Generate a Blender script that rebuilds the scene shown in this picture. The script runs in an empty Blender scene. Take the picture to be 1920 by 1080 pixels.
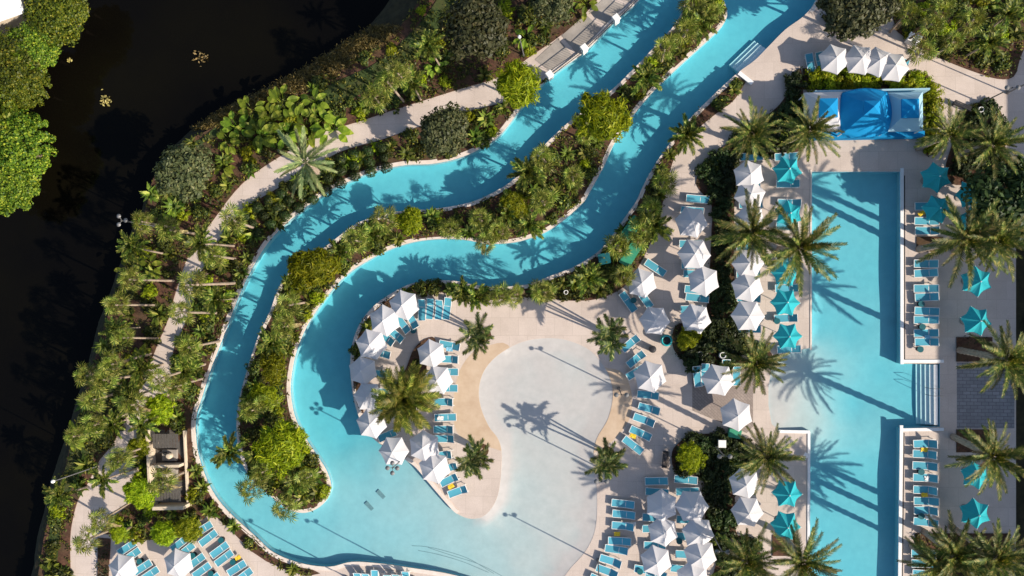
import bpy, bmesh, math, random
import numpy as np
from mathutils import Vector, Matrix, Euler
from mathutils.geometry import delaunay_2d_cdt

# ------------------------------------------------------------------ camera, sky, sun, exposure
SC = bpy.context.scene
FOCAL, HCAM = 1500.0, 71.4                      # focal length in photo pixels, drone height in metres
cam_d = bpy.data.cameras.new('camera'); CAM = bpy.data.objects.new('camera', cam_d)
SC.collection.objects.link(CAM); SC.camera = CAM
cam_d.sensor_width = 36.0; cam_d.lens = 36.0 * FOCAL / 1920.0
cam_d.clip_start = 0.5; cam_d.clip_end = 3000
CAM.location = (0, 0, HCAM); CAM.rotation_euler = (math.radians(0.84), math.radians(4.95), 0)

SUN_EL, SUN_AZ = math.radians(32.0), math.radians(-25.5)      # direction towards the sun, angle from +X
wd = bpy.data.worlds.new('World'); SC.world = wd; wd.use_nodes = True
nt = wd.node_tree; bg = nt.nodes['Background']
sky = nt.nodes.new('ShaderNodeTexSky'); sky.sky_type = 'NISHITA'; sky.sun_disc = False
sky.sun_elevation = SUN_EL; sky.sun_rotation = math.pi / 2 - SUN_AZ
sky.air_density = 1.0; sky.dust_density = 1.3; sky.ozone_density = 1.0
nt.links.new(sky.outputs[0], bg.inputs[0]); bg.inputs[1].default_value = 0.11
sl = bpy.data.lights.new('sun', 'SUN'); sl.energy = 4.8; sl.angle = math.radians(0.6); sl.color = (1.0, 0.89, 0.74)
SUN = bpy.data.objects.new('sun', sl); SC.collection.objects.link(SUN)
sd = Vector((math.cos(SUN_EL) * math.cos(SUN_AZ), math.cos(SUN_EL) * math.sin(SUN_AZ), math.sin(SUN_EL)))
SUN.rotation_euler = sd.to_track_quat('Z', 'Y').to_euler(); SUN.location = sd * 200
SC.view_settings.view_transform = 'Standard'; SC.view_settings.look = 'None'
SC.view_settings.gamma = 1.0; SC.view_settings.exposure = 0.55; SC.view_settings.use_curve_mapping = False
SC.cycles.max_bounces = 5; SC.cycles.diffuse_bounces = 3; SC.cycles.transparent_max_bounces = 12

# ------------------------------------------------------------------ helpers
COL = SC.collection
RM = CAM.rotation_euler.to_matrix()
def W(px, py, z=0.0):
    """a point read off the photograph, put at height z in the world"""
    d = RM @ Vector(((px - 960) / FOCAL, (540 - py) / FOCAL, -1))
    t = (z - HCAM) / d.z
    return Vector((d.x * t, d.y * t, z))
def W2(p): v = W(p[0], p[1]); return (v.x, v.y)
def WP(pts): return [W2(p) for p in pts]
def rnd(a, b): return random.uniform(a, b)
random.seed(7); NR = np.random.RandomState(7)

def ordw(n):
    return ['first','second','third','fourth','fifth','sixth','seventh','eighth','ninth','tenth','eleventh','twelfth','thirteenth','fourteenth','fifteenth','sixteenth','seventeenth','eighteenth','nineteenth','twentieth'][n-1] if n <= 20 else ('twenty-' + ordw(n-20) if n < 30 else ('thirtieth' if n == 30 else 'thirty-' + ordw(n-30)))

def catmull(pts, closed=False, n=6):
    P = [np.array(p, float) for p in pts]; out = []; N = len(P)
    rng = range(N) if closed else range(N - 1)
    for i in rng:
        p1, p2 = P[i], P[(i + 1) % N]
        p0 = P[(i - 1) % N] if closed or i > 0 else 2 * p1 - p2
        p3 = P[(i + 2) % N] if closed or i < N - 2 else 2 * p2 - p1
        for k in range(n):
            t = k / n
            out.append(tuple(0.5 * (2*p1 + (p2-p0)*t + (2*p0-5*p1+4*p2-p3)*t*t + (3*p1-p0-3*p2+p3)*t**3)))
    if not closed: out.append(tuple(P[-1]))
    return out
def offset(pts, d, closed=True):
    """offset a line to its left by d"""
    N = len(pts); out = []
    for i in range(N):
        a = np.array(pts[(i - 1) % N] if closed or i else pts[0]); b = np.array(pts[(i + 1) % N] if closed or i < N - 1 else pts[-1])
        t = b - a; t = t / (np.linalg.norm(t) + 1e-9)
        out.append((pts[i][0] - t[1] * d, pts[i][1] + t[0] * d))
    return out
def inpoly(xy, poly):
    xy = np.asarray(xy, float); x, y = xy[:, 0], xy[:, 1]; P = np.asarray(poly, float)
    r = np.zeros(len(xy), bool); j = len(P) - 1
    for i in range(len(P)):
        xi, yi, xj, yj = P[i, 0], P[i, 1], P[j, 0], P[j, 1]
        c = ((yi > y) != (yj > y)) & (x < (xj - xi) * (y - yi) / (yj - yi + 1e-12) + xi)
        r ^= c; j = i
    return r
def region(ins, outs, grid=None):
    vs, es = [], []
    for P in ins + outs:
        b = len(vs); vs += [Vector(p) for p in P]; es += [(b + i, b + (i + 1) % len(P)) for i in range(len(P))]
    if grid:
        A = np.array([p for P in ins for p in P]); mn, mx = A.min(0), A.max(0)
        gx, gy = np.meshgrid(np.arange(mn[0], mx[0], grid), np.arange(mn[1], mx[1], grid))
        G = np.c_[gx.ravel(), gy.ravel()] + NR.uniform(-.25, .25, (gx.size, 2)) * grid
        m = np.zeros(len(G), bool)
        for P in ins: m |= inpoly(G, P)
        for P in outs: m &= ~inpoly(G, P)
        vs += [Vector(p) for p in G[m]]
    r = delaunay_2d_cdt(vs, es, [], 0, 1e-4)
    V = np.array([(v.x, v.y) for v in r[0]]); F = np.array([f for f in r[2]])
    C = V[F].mean(1); m = np.zeros(len(C), bool)
    for P in ins: m |= inpoly(C, P)
    for P in outs: m &= ~inpoly(C, P)
    F = F[m]
    a, b, c = V[F[:, 0]], V[F[:, 1]], V[F[:, 2]]
    fl = ((b[:, 0]-a[:, 0])*(c[:, 1]-a[:, 1]) - (b[:, 1]-a[:, 1])*(c[:, 0]-a[:, 0])) < 0
    F[fl] = F[fl][:, ::-1]
    used = np.unique(F); mp = -np.ones(len(V), int); mp[used] = np.arange(len(used))
    return V[used], mp[F]
def mk_mesh(name, V, F, mats, smooth=False):
    me = bpy.data.meshes.new(name); me.from_pydata([tuple(map(float, v)) for v in V], [], [tuple(int(i) for i in f) for f in F])
    for m in (mats if isinstance(mats, (list, tuple)) else [mats]): me.materials.append(m)
    if smooth: me.polygons.foreach_set('use_smooth', [True] * len(me.polygons))
    me.update(); return me
def link(name, me, parent=None, loc=None, rot=None, scale=None):
    o = bpy.data.objects.new(name, me); COL.objects.link(o)
    if parent is not None: o.parent = parent
    if loc is not None: o.location = loc
    if rot is not None: o.rotation_euler = rot
    if scale is not None: o.scale = scale if isinstance(scale, (tuple, list)) else (scale,) * 3
    return o
def tag(o, label=None, cat=None, group=None, kind=None):
    if label: o['label'] = label
    if cat: o['category'] = cat
    if group: o['group'] = group
    if kind: o['kind'] = kind
    return o
def empty(name, loc, rz=0.0, scale=None):
    o = link(name, None, None, loc, (0, 0, rz), scale); o.empty_display_size = .2; return o
def sheet(name, ins, outs, z, mat, kind='structure', grid=None, zf=None, skirt=0.0, parent=None):
    V, F = region(ins, outs, grid)
    Z = zf(V) if zf else np.full(len(V), z)
    V3 = [(v[0], v[1], zz) for v, zz in zip(V, Z)]; F = [tuple(f) for f in F]
    if skirt:
        cnt = {}
        for f in F:
            for k in range(3):
                e = (f[k], f[(k + 1) % 3]); key = (min(e), max(e)); cnt.setdefault(key, []).append(e)
        low = {}
        for key, l in cnt.items():
            if len(l) == 1:
                a, b = l[0]
                for i in (a, b):
                    if i not in low: low[i] = len(V3); V3.append((V3[i][0], V3[i][1], V3[i][2] - skirt))
                F.append((b, a, low[a], low[b]))
    o = link(name, mk_mesh(name, V3, F, mat, name.endswith('floor')), parent)
    if kind and parent is None: o['kind'] = kind
    return o

class MB:
    """collects shapes into one mesh"""
    def __init__(s): s.V = []; s.F = []; s.M = []
    def add(s, V, F, m=0):
        b = len(s.V); s.V += [tuple(v) for v in V]; s.F += [tuple(b + i for i in f) for f in F]; s.M += [m] * len(F); return s
    def box(s, c, d, rz=0.0, m=0, taper=1.0, ry=0.0):
        hx, hy, hz = d[0]/2, d[1]/2, d[2]/2; R = Euler((0, ry, rz)).to_matrix(); V = []
        for z, t in ((-hz, 1), (hz, taper)):
            for x, y in ((-hx, -hy), (hx, -hy), (hx, hy), (-hx, hy)):
                V.append(R @ Vector((x*t, y*t, z)) + Vector(c))
        return s.add(V, [(3,2,1,0),(4,5,6,7),(0,1,5,4),(1,2,6,5),(2,3,7,6),(3,0,4,7)], m)
    def tube(s, pts, r, n=6, m=0, cap=True):
        pts = [Vector(p) for p in pts]; rs = r if isinstance(r, (list, tuple)) else [r]*len(pts); V = []; F = []
        for i, p in enumerate(pts):
            t = (pts[min(i+1, len(pts)-1)] - pts[max(i-1, 0)]).normalized()
            a = t.orthogonal().normalized() if abs(t.z) < .99 else Vector((1, 0, 0)); b = t.cross(a).normalized(); a = b.cross(t)
            for k in range(n):
                w = 2*math.pi*k/n; V.append(p + (a*math.cos(w) + b*math.sin(w))*rs[i])
        for i in range(len(pts)-1):
            for k in range(n):
                F.append((i*n+k, i*n+(k+1)%n, (i+1)*n+(k+1)%n, (i+1)*n+k))
        if cap: F.append(tuple(reversed(range(n)))); F.append(tuple(range((len(pts)-1)*n, len(pts)*n)))
        return s.add(V, F, m)
    def lathe(s, prof, n=16, c=(0,0,0), m=0):
        V = []; F = []
        for r, z in prof:
            for k in range(n):
                w = 2*math.pi*k/n; V.append((c[0]+r*math.cos(w), c[1]+r*math.sin(w), c[2]+z))
        for i in range(len(prof)-1):
            for k in range(n):
                F.append((i*n+k, i*n+(k+1)%n, (i+1)*n+(k+1)%n, (i+1)*n+k))
        return s.add(V, F, m)
    def mesh(s, name, mats, smooth=False):
        me = mk_mesh(name, s.V, s.F, mats, smooth)
        if any(s.M): me.polygons.foreach_set('material_index', s.M)
        return me
    def build(s, name, mats, parent=None, smooth=False, **k): return link(name, s.mesh(name, mats, smooth), parent, **k)

# ------------------------------------------------------------------ materials
def newmat(name):
    m = bpy.data.materials.new(name); m.use_nodes = True; t = m.node_tree; t.nodes.clear()
    out = t.nodes.new('ShaderNodeOutputMaterial'); return m, t, out
def N(t, k, **inp):
    n = t.nodes.new(k)
    for a, v in inp.items():
        if a in n.inputs: n.inputs[a].default_value = v
        else: setattr(n, a, v)
    return n
def surf(name, c1, c2=None, scale=3.0, rough=.75, spec=.3, bump=0.0, bscale=25.0, detail=6.0, c3=None, s3=.35, objrand=0.0, metal=0.0):
    m, t, out = newmat(name); L = t.links.new
    b = N(t, 'ShaderNodeBsdfPrincipled', Roughness=rough, Metallic=metal); b.inputs['Specular IOR Level'].default_value = spec
    L(b.outputs[0], out.inputs[0]); c4 = lambda c: (c[0], c[1], c[2], 1)
    tc = N(t, 'ShaderNodeTexCoord'); col = None
    if c2 is None: b.inputs['Base Color'].default_value = c4(c1); 
    else:
        nz = N(t, 'ShaderNodeTexNoise', Scale=scale, Detail=detail, Roughness=.62); L(tc.outputs['Object'], nz.inputs['Vector'])
        rp = N(t, 'ShaderNodeValToRGB'); rp.color_ramp.elements[0].position = .34; rp.color_ramp.elements[1].position = .66
        rp.color_ramp.elements[0].color = c4(c1); rp.color_ramp.elements[1].color = c4(c2)
        L(nz.outputs['Fac'], rp.inputs[0]); col = rp.outputs[0]
        if c3 is not None:
            n3 = N(t, 'ShaderNodeTexNoise', Scale=s3, Detail=4.0, Roughness=.6); L(tc.outputs['Object'], n3.inputs['Vector'])
            r3 = N(t, 'ShaderNodeValToRGB'); r3.color_ramp.elements[0].position = .45; r3.color_ramp.elements[1].position = .72
            r3.color_ramp.elements[0].color = (0,0,0,1); r3.color_ramp.elements[1].color = (1,1,1,1); L(n3.outputs['Fac'], r3.inputs[0])
            mx = N(t, 'ShaderNodeMix', data_type='RGBA'); L(r3.outputs[0], mx.inputs[0]); L(col, mx.inputs[6]); mx.inputs[7].default_value = c4(c3); col = mx.outputs[2]
        if objrand:
            oi = N(t, 'ShaderNodeObjectInfo'); hs = N(t, 'ShaderNodeHueSaturation'); mr = N(t, 'ShaderNodeMapRange')
            mr.inputs[3].default_value = 1 - objrand; mr.inputs[4].default_value = 1 + objrand
            L(oi.outputs['Random'], mr.inputs[0]); L(mr.outputs[0], hs.inputs['Value']); L(col, hs.inputs['Color']); col = hs.outputs[0]
        L(col, b.inputs['Base Color'])
    if bump:
        nb = N(t, 'ShaderNodeTexNoise', Scale=bscale, Detail=4.0); L(tc.outputs['Object'], nb.inputs['Vector'])
        bp = N(t, 'ShaderNodeBump', Strength=bump, Distance=.02); L(nb.outputs['Fac'], bp.inputs['Height']); L(bp.outputs[0], b.inputs['Normal'])
    return m
def paving(name, c1, c2, c3, bw, bh, joint, rot=0.0, jsize=.02):
    """paved surface: mottled colour with faint joints"""
    m, t, out = newmat(name); L = t.links.new; c4 = lambda c: (c[0], c[1], c[2], 1)
    b = N(t, 'ShaderNodeBsdfPrincipled', Roughness=.8); b.inputs['Specular IOR Level'].default_value = .25; L(b.outputs[0], out.inputs[0])
    tc = N(t, 'ShaderNodeTexCoord'); mp = N(t, 'ShaderNodeMapping'); mp.inputs['Rotation'].default_value = (0, 0, rot); L(tc.outputs['Object'], mp.inputs[0])
    br = N(t, 'ShaderNodeTexBrick', Scale=1.0); br.inputs['Brick Width'].default_value = bw; br.inputs['Row Height'].default_value = bh
    br.inputs['Mortar Size'].default_value = jsize; br.inputs['Mortar Smooth'].default_value = .4
    br.inputs['Color1'].default_value = c4(c1); br.inputs['Color2'].default_value = c4(c2); br.inputs['Mortar'].default_value = c4(joint); L(mp.outputs[0], br.inputs[0])
    nz = N(t, 'ShaderNodeTexNoise', Scale=.45, Detail=8.0, Roughness=.65); L(tc.outputs['Object'], nz.inputs['Vector'])
    rp = N(t, 'ShaderNodeValToRGB'); rp.color_ramp.elements[0].position = .42; rp.color_ramp.elements[1].position = .7
    rp.color_ramp.elements[0].color = (0,0,0,1); rp.color_ramp.elements[1].color = (.7,.7,.7,1); L(nz.outputs['Fac'], rp.inputs[0])
    mx = N(t, 'ShaderNodeMix', data_type='RGBA'); L(rp.outputs[0], mx.inputs[0]); L(br.outputs['Color'], mx.inputs[6]); mx.inputs[7].default_value = c4(c3)
    n2 = N(t, 'ShaderNodeTexNoise', Scale=14.0, Detail=3.0); L(tc.outputs['Object'], n2.inputs['Vector'])
    m2 = N(t, 'ShaderNodeMix', data_type='RGBA', blend_type='OVERLAY'); m2.inputs[0].default_value = .25; L(mx.outputs[2], m2.inputs[6]); L(n2.outputs['Fac'], m2.inputs[7])
    L(m2.outputs[2], b.inputs['Base Color'])
    bp = N(t, 'ShaderNodeBump', Strength=.25, Distance=.01); L(br.outputs['Fac'], bp.inputs['Height']); bp.invert = True; L(bp.outputs[0], b.inputs['Normal'])
    return m
def leafmat(name, c1, c2, c3=None, trans=.35, rough=.5):
    """foliage: colour differs from plant to plant and from leaf to leaf"""
    m, t, out = newmat(name); L = t.links.new; c4 = lambda c: (c[0], c[1], c[2], 1)
    ge = N(t, 'ShaderNodeNewGeometry'); oi = N(t, 'ShaderNodeObjectInfo')
    rp = N(t, 'ShaderNodeValToRGB'); e = rp.color_ramp.elements; e[0].color = c4(c1); e[0].position = .15; e[1].color = c4(c2); e[1].position = .8
    if c3: k = e.new(.97); k.color = c4(c3)
    L(ge.outputs['Random Per Island'], rp.inputs[0])
    hs = N(t, 'ShaderNodeHueSaturation'); L(rp.outputs[0], hs.inputs['Color'])
    a = N(t, 'ShaderNodeMapRange'); a.inputs[3].default_value = .55; a.inputs[4].default_value = 1.4; L(oi.outputs['Random'], a.inputs[0]); L(a.outputs[0], hs.inputs['Value'])
    h = N(t, 'ShaderNodeMath', operation='MULTIPLY_ADD'); h.inputs[1].default_value = .045; h.inputs[2].default_value = .485; L(oi.outputs['Random'], h.inputs[0]); L(h.outputs[0], hs.inputs['Hue'])
    b = N(t, 'ShaderNodeBsdfPrincipled', Roughness=rough); b.inputs['Specular IOR Level'].default_value = .25; L(hs.outputs[0], b.inputs['Base Color'])
    tr = N(t, 'ShaderNodeBsdfTranslucent'); g = N(t, 'ShaderNodeMix', data_type='RGBA', blend_type='MULTIPLY'); g.inputs[0].default_value = 1.0
    g.inputs[7].default_value = (1.5, 1.35, .5, 1); L(hs.outputs[0], g.inputs[6]); L(g.outputs[2], tr.inputs[0])
    ms = N(t, 'ShaderNodeMixShader'); ms.inputs[0].default_value = trans; L(b.outputs[0], ms.inputs[1]); L(tr.outputs[0], ms.inputs[2]); L(ms.outputs[0], out.inputs[0])
    return m
def fabric(name, c, trans=.2, rough=.8, var=.06):
    m, t, out = newmat(name); L = t.links.new
    tc = N(t, 'ShaderNodeTexCoord'); nz = N(t, 'ShaderNodeTexNoise', Scale=2.2, Detail=5.0); L(tc.outputs['Object'], nz.inputs['Vector'])
    oi = N(t, 'ShaderNodeObjectInfo'); ad = N(t, 'ShaderNodeMath', operation='ADD'); L(nz.outputs['Fac'], ad.inputs[0]); L(oi.outputs['Random'], ad.inputs[1])
    mr = N(t, 'ShaderNodeMapRange'); mr.inputs[2].default_value = 2.0; mr.inputs[3].default_value = 1 - var*2; mr.inputs[4].default_value = 1 + var; L(ad.outputs[0], mr.inputs[0])
    hs = N(t, 'ShaderNodeHueSaturation'); hs.inputs['Color'].default_value = (c[0], c[1], c[2], 1); L(mr.outputs[0], hs.inputs['Value'])
    b = N(t, 'ShaderNodeBsdfPrincipled', Roughness=rough); b.inputs['Specular IOR Level'].default_value = .2; L(hs.outputs[0], b.inputs['Base Color'])
    if trans:
        tr = N(t, 'ShaderNodeBsdfTranslucent'); L(hs.outputs[0], tr.inputs[0]); ms = N(t, 'ShaderNodeMixShader'); ms.inputs[0].default_value = trans
        L(b.outputs[0], ms.inputs[1]); L(tr.outputs[0], ms.inputs[2]); L(ms.outputs[0], out.inputs[0])
    else: L(b.outputs[0], out.inputs[0])
    return m
def water(name, absorb, dens, ripple=.12, rscale=1.6):
    """clear water: fresnel reflection over a see-through surface, colour from the depth of the body"""
    m, t, out = newmat(name); L = t.links.new
    tc = N(t, 'ShaderNodeTexCoord'); nz = N(t, 'ShaderNodeTexNoise', Scale=rscale, Detail=4.0, Roughness=.6); L(tc.outputs['Object'], nz.inputs['Vector'])
    bp = N(t, 'ShaderNodeBump', Strength=ripple, Distance=.3); L(nz.outputs['Fac'], bp.inputs['Height'])
    fn = N(t, 'ShaderNodeFresnel', IOR=1.33); L(bp.outputs[0], fn.inputs['Normal']); ge = N(t, 'ShaderNodeNewGeometry')
    fr = N(t, 'ShaderNodeMath', operation='MULTIPLY'); ib = N(t, 'ShaderNodeMath', operation='SUBTRACT'); ib.inputs[0].default_value = 1.0; L(ge.outputs['Backfacing'], ib.inputs[1]); L(fn.outputs[0], fr.inputs[0]); L(ib.outputs[0], fr.inputs[1])
    tp = N(t, 'ShaderNodeBsdfTransparent'); gl = N(t, 'ShaderNodeBsdfGlossy', Roughness=.03); L(bp.outputs[0], gl.inputs['Normal'])
    ms = N(t, 'ShaderNodeMixShader'); L(fr.outputs[0], ms.inputs[0]); L(tp.outputs[0], ms.inputs[1]); L(gl.outputs[0], ms.inputs[2]); L(ms.outputs[0], out.inputs['Surface'])
    va = N(t, 'ShaderNodeVolumeAbsorption', Density=dens); va.inputs[0].default_value = (*absorb, 1); L(va.outputs[0], out.inputs['Volume'])
    return m

M = {}
M['deck'] = paving('beige_deck', (.52,.44,.39), (.565,.48,.43), (.43,.36,.315), 1.6, 1.6, (.40,.335,.29), jsize=.014)
M['tan'] = surf('tan_beach_paving', (.46,.34,.24), (.54,.42,.31), scale=.9, rough=.85, bump=.2, bscale=60)
M['paver'] = paving('brown_pavers', (.26,.215,.19), (.32,.265,.235), (.22,.18,.165), .4, .2, (.17,.14,.125), rot=.78, jsize=.015)
M['slate'] = paving('slate_pavers', (.22,.215,.225), (.29,.285,.295), (.17,.165,.175), .6, .3, (.08,.08,.09), jsize=.02)
M['concrete'] = surf('grey_concrete', (.28,.25,.225), (.36,.325,.29), scale=1.2, rough=.85, bump=.15, c3=(.22,.2,.185), s3=.4)
M['coping'] = surf('pale_coping_stone', (.60,.52,.46), (.70,.62,.56), scale=2.0, rough=.6, bump=.1)
M['white_coping'] = surf('white_coping', (.74,.74,.74), (.82,.82,.82), scale=2.0, rough=.5)
def plaster(name):
    """pool finish: cream on the beach entry, aqua plaster where the floor is deep"""
    m, t, out = newmat(name); L = t.links.new; b = N(t, 'ShaderNodeBsdfPrincipled', Roughness=.7); b.inputs['Specular IOR Level'].default_value = .2; L(b.outputs[0], out.inputs[0])
    tc = N(t, 'ShaderNodeTexCoord'); sx = N(t, 'ShaderNodeSeparateXYZ'); L(tc.outputs['Object'], sx.inputs[0])
    nz = N(t, 'ShaderNodeTexNoise', Scale=.35, Detail=6.0, Roughness=.6); L(tc.outputs['Object'], nz.inputs['Vector'])
    ad = N(t, 'ShaderNodeMath', operation='MULTIPLY_ADD'); ad.inputs[1].default_value = .16; L(nz.outputs['Fac'], ad.inputs[0]); L(sx.outputs['Z'], ad.inputs[2])
    mr = N(t, 'ShaderNodeMapRange'); mr.inputs[1].default_value = -.95; mr.inputs[2].default_value = -.02; L(ad.outputs[0], mr.inputs[0])
    rp = N(t, 'ShaderNodeValToRGB'); e = rp.color_ramp.elements; e[0].position = 0.02; e[0].color = (.27,.515,.57,1); e[1].position = .98; e[1].color = (.455,.44,.43,1)
    for pos, c in ((.45, (.365,.495,.525)), (.75, (.425,.475,.48))): k = e.new(pos); k.color = (*c, 1)
    L(mr.outputs[0], rp.inputs[0])
    n2 = N(t, 'ShaderNodeTexNoise', Scale=1.4, Detail=6.0, Roughness=.65); L(tc.outputs['Object'], n2.inputs['Vector'])
    m2 = N(t, 'ShaderNodeMix', data_type='RGBA', blend_type='OVERLAY'); m2.inputs[0].default_value = .16; L(rp.outputs[0], m2.inputs[6]); L(n2.outputs['Fac'], m2.inputs[7]); L(m2.outputs[2], b.inputs['Base Color'])
    return m
M['plaster'] = plaster('pool_plaster')
M['tile'] = surf('waterline_tile', (.12,.42,.56), (.18,.5,.62), scale=6, rough=.3)
M['floortile'] = surf('grey_floor_tile', (.16,.22,.24), (.22,.28,.30), scale=6, rough=.6)
M['mulch'] = surf('red_brown_mulch', (.045,.022,.014), (.12,.058,.036), scale=5.0, rough=.95, bump=.8, bscale=18, c3=(.07,.05,.025), s3=.5)
M['grass'] = surf('mown_grass', (.025,.045,.010), (.05,.075,.02), scale=7.0, rough=.95, bump=.8, bscale=40, c3=(.08,.06,.02), s3=.45)
M['drybank'] = surf('dry_reed_bank', (.06,.042,.012), (.16,.105,.035), scale=4.0, rough=.95, bump=.8, bscale=25, c3=(.03,.035,.01), s3=.3)
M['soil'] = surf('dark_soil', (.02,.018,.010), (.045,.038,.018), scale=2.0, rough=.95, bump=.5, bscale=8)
M['white'] = surf('white_paint', (.74,.73,.71), (.82,.81,.79), scale=3, rough=.55)
M['metal'] = surf('grey_metal', (.13,.13,.135), (.19,.19,.195), scale=5, rough=.5, metal=.2)
M['dark'] = surf('dark_metal', (.02,.02,.022), (.035,.035,.04), scale=5, rough=.5)
M['trunk'] = surf('palm_trunk', (.20,.15,.11), (.36,.29,.23), scale=9, rough=.95, bump=.8, bscale=20)
M['ptrunk'] = surf('pale_palm_trunk', (.22,.17,.13), (.38,.30,.235), scale=6, rough=.9, bump=.5, bscale=14)
M['bark'] = surf('tree_bark', (.10,.075,.055), (.18,.14,.10), scale=8, rough=.95, bump=.8)
M['fwhite'] = fabric('white_canopy_fabric', (.62,.61,.63), trans=.12, var=.03)
M['fteal'] = fabric('teal_canopy_fabric', (.035,.45,.52), trans=.22, var=.1)
M['fblue'] = fabric('blue_canopy_fabric', (.008,.28,.60), trans=.2, var=.1)
M['fpale'] = fabric('shade_tinted_canopy_fabric', (.36,.58,.70), trans=.2)  # white canopy with palm shade put into its colour as pale blue
M['sling'] = fabric('turquoise_sling', (.10,.40,.52), trans=.1, var=.12)
M['towel_y'] = fabric('yellow_towel', (.75,.52,.04), trans=.0)
M['towel_w'] = fabric('white_towel', (.78,.77,.76), trans=.0)
M['towel_b'] = fabric('pale_blue_towel', (.22,.50,.66), trans=.0)
M['pot'] = surf('turquoise_glaze', (.02,.33,.36), (.03,.42,.44), scale=3, rough=.2, spec=.5)
M['green'] = surf('green_paint', (.03,.22,.13), (.045,.28,.165), scale=4, rough=.5)
M['teal_dark'] = surf('dark_teal_paint', (.01,.09,.11), (.015,.12,.14), scale=4, rough=.4)
M['screen'] = surf('dark_screen_mesh', (.07,.064,.058), (.11,.10,.092), scale=10, rough=.8)
M['stucco'] = surf('cream_stucco', (.52,.43,.33), (.60,.51,.40), scale=4, rough=.9, bump=.2)
M['wall'] = surf('hotel_wall', (.55,.50,.43), (.6,.55,.48), scale=1, rough=.85)
M['glass'] = surf('window_glass', (.02,.03,.04), rough=.08, spec=.6)
M['lamp'] = surf('white_lamp_globe', (.8,.8,.78), rough=.3)
M['date'] = leafmat('date_palm_leaf', (.055,.082,.015), (.15,.165,.032), (.36,.27,.10), trans=.28)
M['sabal'] = leafmat('cabbage_palm_leaf', (.045,.075,.010), (.185,.22,.028), (.36,.34,.08), trans=.28)
M['silver'] = leafmat('silver_palm_leaf', (.17,.21,.08), (.28,.32,.13), (.38,.36,.17), trans=.25)
M['dpalm'] = leafmat('dark_palm_leaf', (.045,.075,.018), (.125,.15,.035), (.34,.30,.12), trans=.28)
M['oak'] = leafmat('grey_green_leaf', (.055,.065,.025), (.105,.115,.045), (.15,.14,.06), trans=.25)
M['yel'] = leafmat('yellow_green_leaf', (.13,.175,.005), (.33,.37,.012), (.50,.48,.025), trans=.45)
M['bright'] = leafmat('bright_green_leaf', (.04,.075,.005), (.16,.205,.014), (.34,.33,.03), trans=.32)
M['shrub'] = leafmat('shrub_leaf', (.022,.038,.007), (.10,.115,.018), (.30,.26,.04), trans=.25)
M['dshrub'] = leafmat('dark_shrub_leaf', (.016,.030,.008), (.045,.065,.018), (.08,.09,.03), trans=.22)
M['paddle'] = leafmat('paddle_leaf', (.12,.18,.014), (.26,.33,.03), (.38,.42,.06), trans=.4)
M['reed'] = leafmat('dry_reed_leaf', (.08,.06,.015), (.20,.14,.045), (.32,.24,.09), trans=.25)
M['lime'] = leafmat('lime_palm_leaf', (.08,.105,.010), (.21,.215,.028), (.40,.33,.08), trans=.3)
M['dead'] = leafmat('dead_frond', (.16,.11,.06), (.30,.22,.12), (.38,.29,.17), trans=.1)
M['weed'] = leafmat('pond_leaf', (.2,.15,.05), (.36,.26,.1), (.45,.35,.15), trans=.1)
M['lagoon'] = water('lagoon_water', (.55,.915,.955), 1.0, ripple=.3)
M['poolw'] = water('long_pool_water', (.58,.915,.955), 1.0, ripple=.16)
m, t, out = newmat('creek_water'); b = N(t, 'ShaderNodeBsdfPrincipled', Roughness=.08); b.inputs['Base Color'].default_value = (.0025,.0022,.0018,1); b.inputs['Specular IOR Level'].default_value = .10
tc = N(t, 'ShaderNodeTexCoord'); nz = N(t, 'ShaderNodeTexNoise', Scale=.8, Detail=4.0); t.links.new(tc.outputs['Object'], nz.inputs['Vector'])
n3 = N(t, 'ShaderNodeTexNoise', Scale=.07, Detail=5.0); t.links.new(tc.outputs['Object'], n3.inputs['Vector']); r3 = N(t, 'ShaderNodeValToRGB'); r3.color_ramp.elements[0].position = .45; r3.color_ramp.elements[1].position = .75; r3.color_ramp.elements[0].color = (.0025,.0022,.0018,1); r3.color_ramp.elements[1].color = (.005,.0043,.002,1); t.links.new(n3.outputs['Fac'], r3.inputs[0]); t.links.new(r3.outputs[0], b.inputs['Base Color'])
bp = N(t, 'ShaderNodeBump', Strength=.05, Distance=.3); t.links.new(nz.outputs['Fac'], bp.inputs['Height']); t.links.new(bp.outputs[0], b.inputs['Normal'])
t.links.new(b.outputs[0], out.inputs[0]); M['creek'] = m
# ------------------------------------------------------------------ outlines read off the photograph (pixels on the ground)
LAG_OUT = [(1240,-70),(1198,0),(1153,40),(1097,97),(1033,143),(987,190),(960,226),(927,263),(870,293),(813,307),(757,310),(697,323),(655,340),(610,362),(547,410),(507,450),(480,490),(450,550),(423,620),(397,687),(380,740),(368,780),(367,817),(373,857),(393,910),(423,953),(480,1006),(513,1035),(563,1055),(617,1062),(660,1053),(713,1056),(763,1063),(830,1073),(880,1085),(930,1100),(990,1115),(1040,1100),(1070,1065),(1100,1030),(1117,987),(1119,920),(1112,870),(1118,825),(1140,785),(1149,740),(1140,700),(1110,660),(1070,640),(1030,634),(980,641),(935,665),(908,695),(898,730),(902,765),(917,800),(935,825),(941,860),(934,927),(913,963),(885,973),(857,963),(837,943),(817,920),(800,900),(775,872),(740,850),(705,826),(682,800),(668,765),(660,725),(657,680),(662,640),(675,607),(695,580),(723,557),(763,535),(797,527),(847,526),(880,532),(930,538),(990,533),(1033,517),(1077,500),(1120,473),(1147,443),(1170,410),(1193,377),(1205,350),(1227,310),(1257,267),(1293,223),(1343,173),(1384,136),(1415,113),(1440,88),(1473,55),(1507,30),(1530,0),(1560,-70)]
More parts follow.
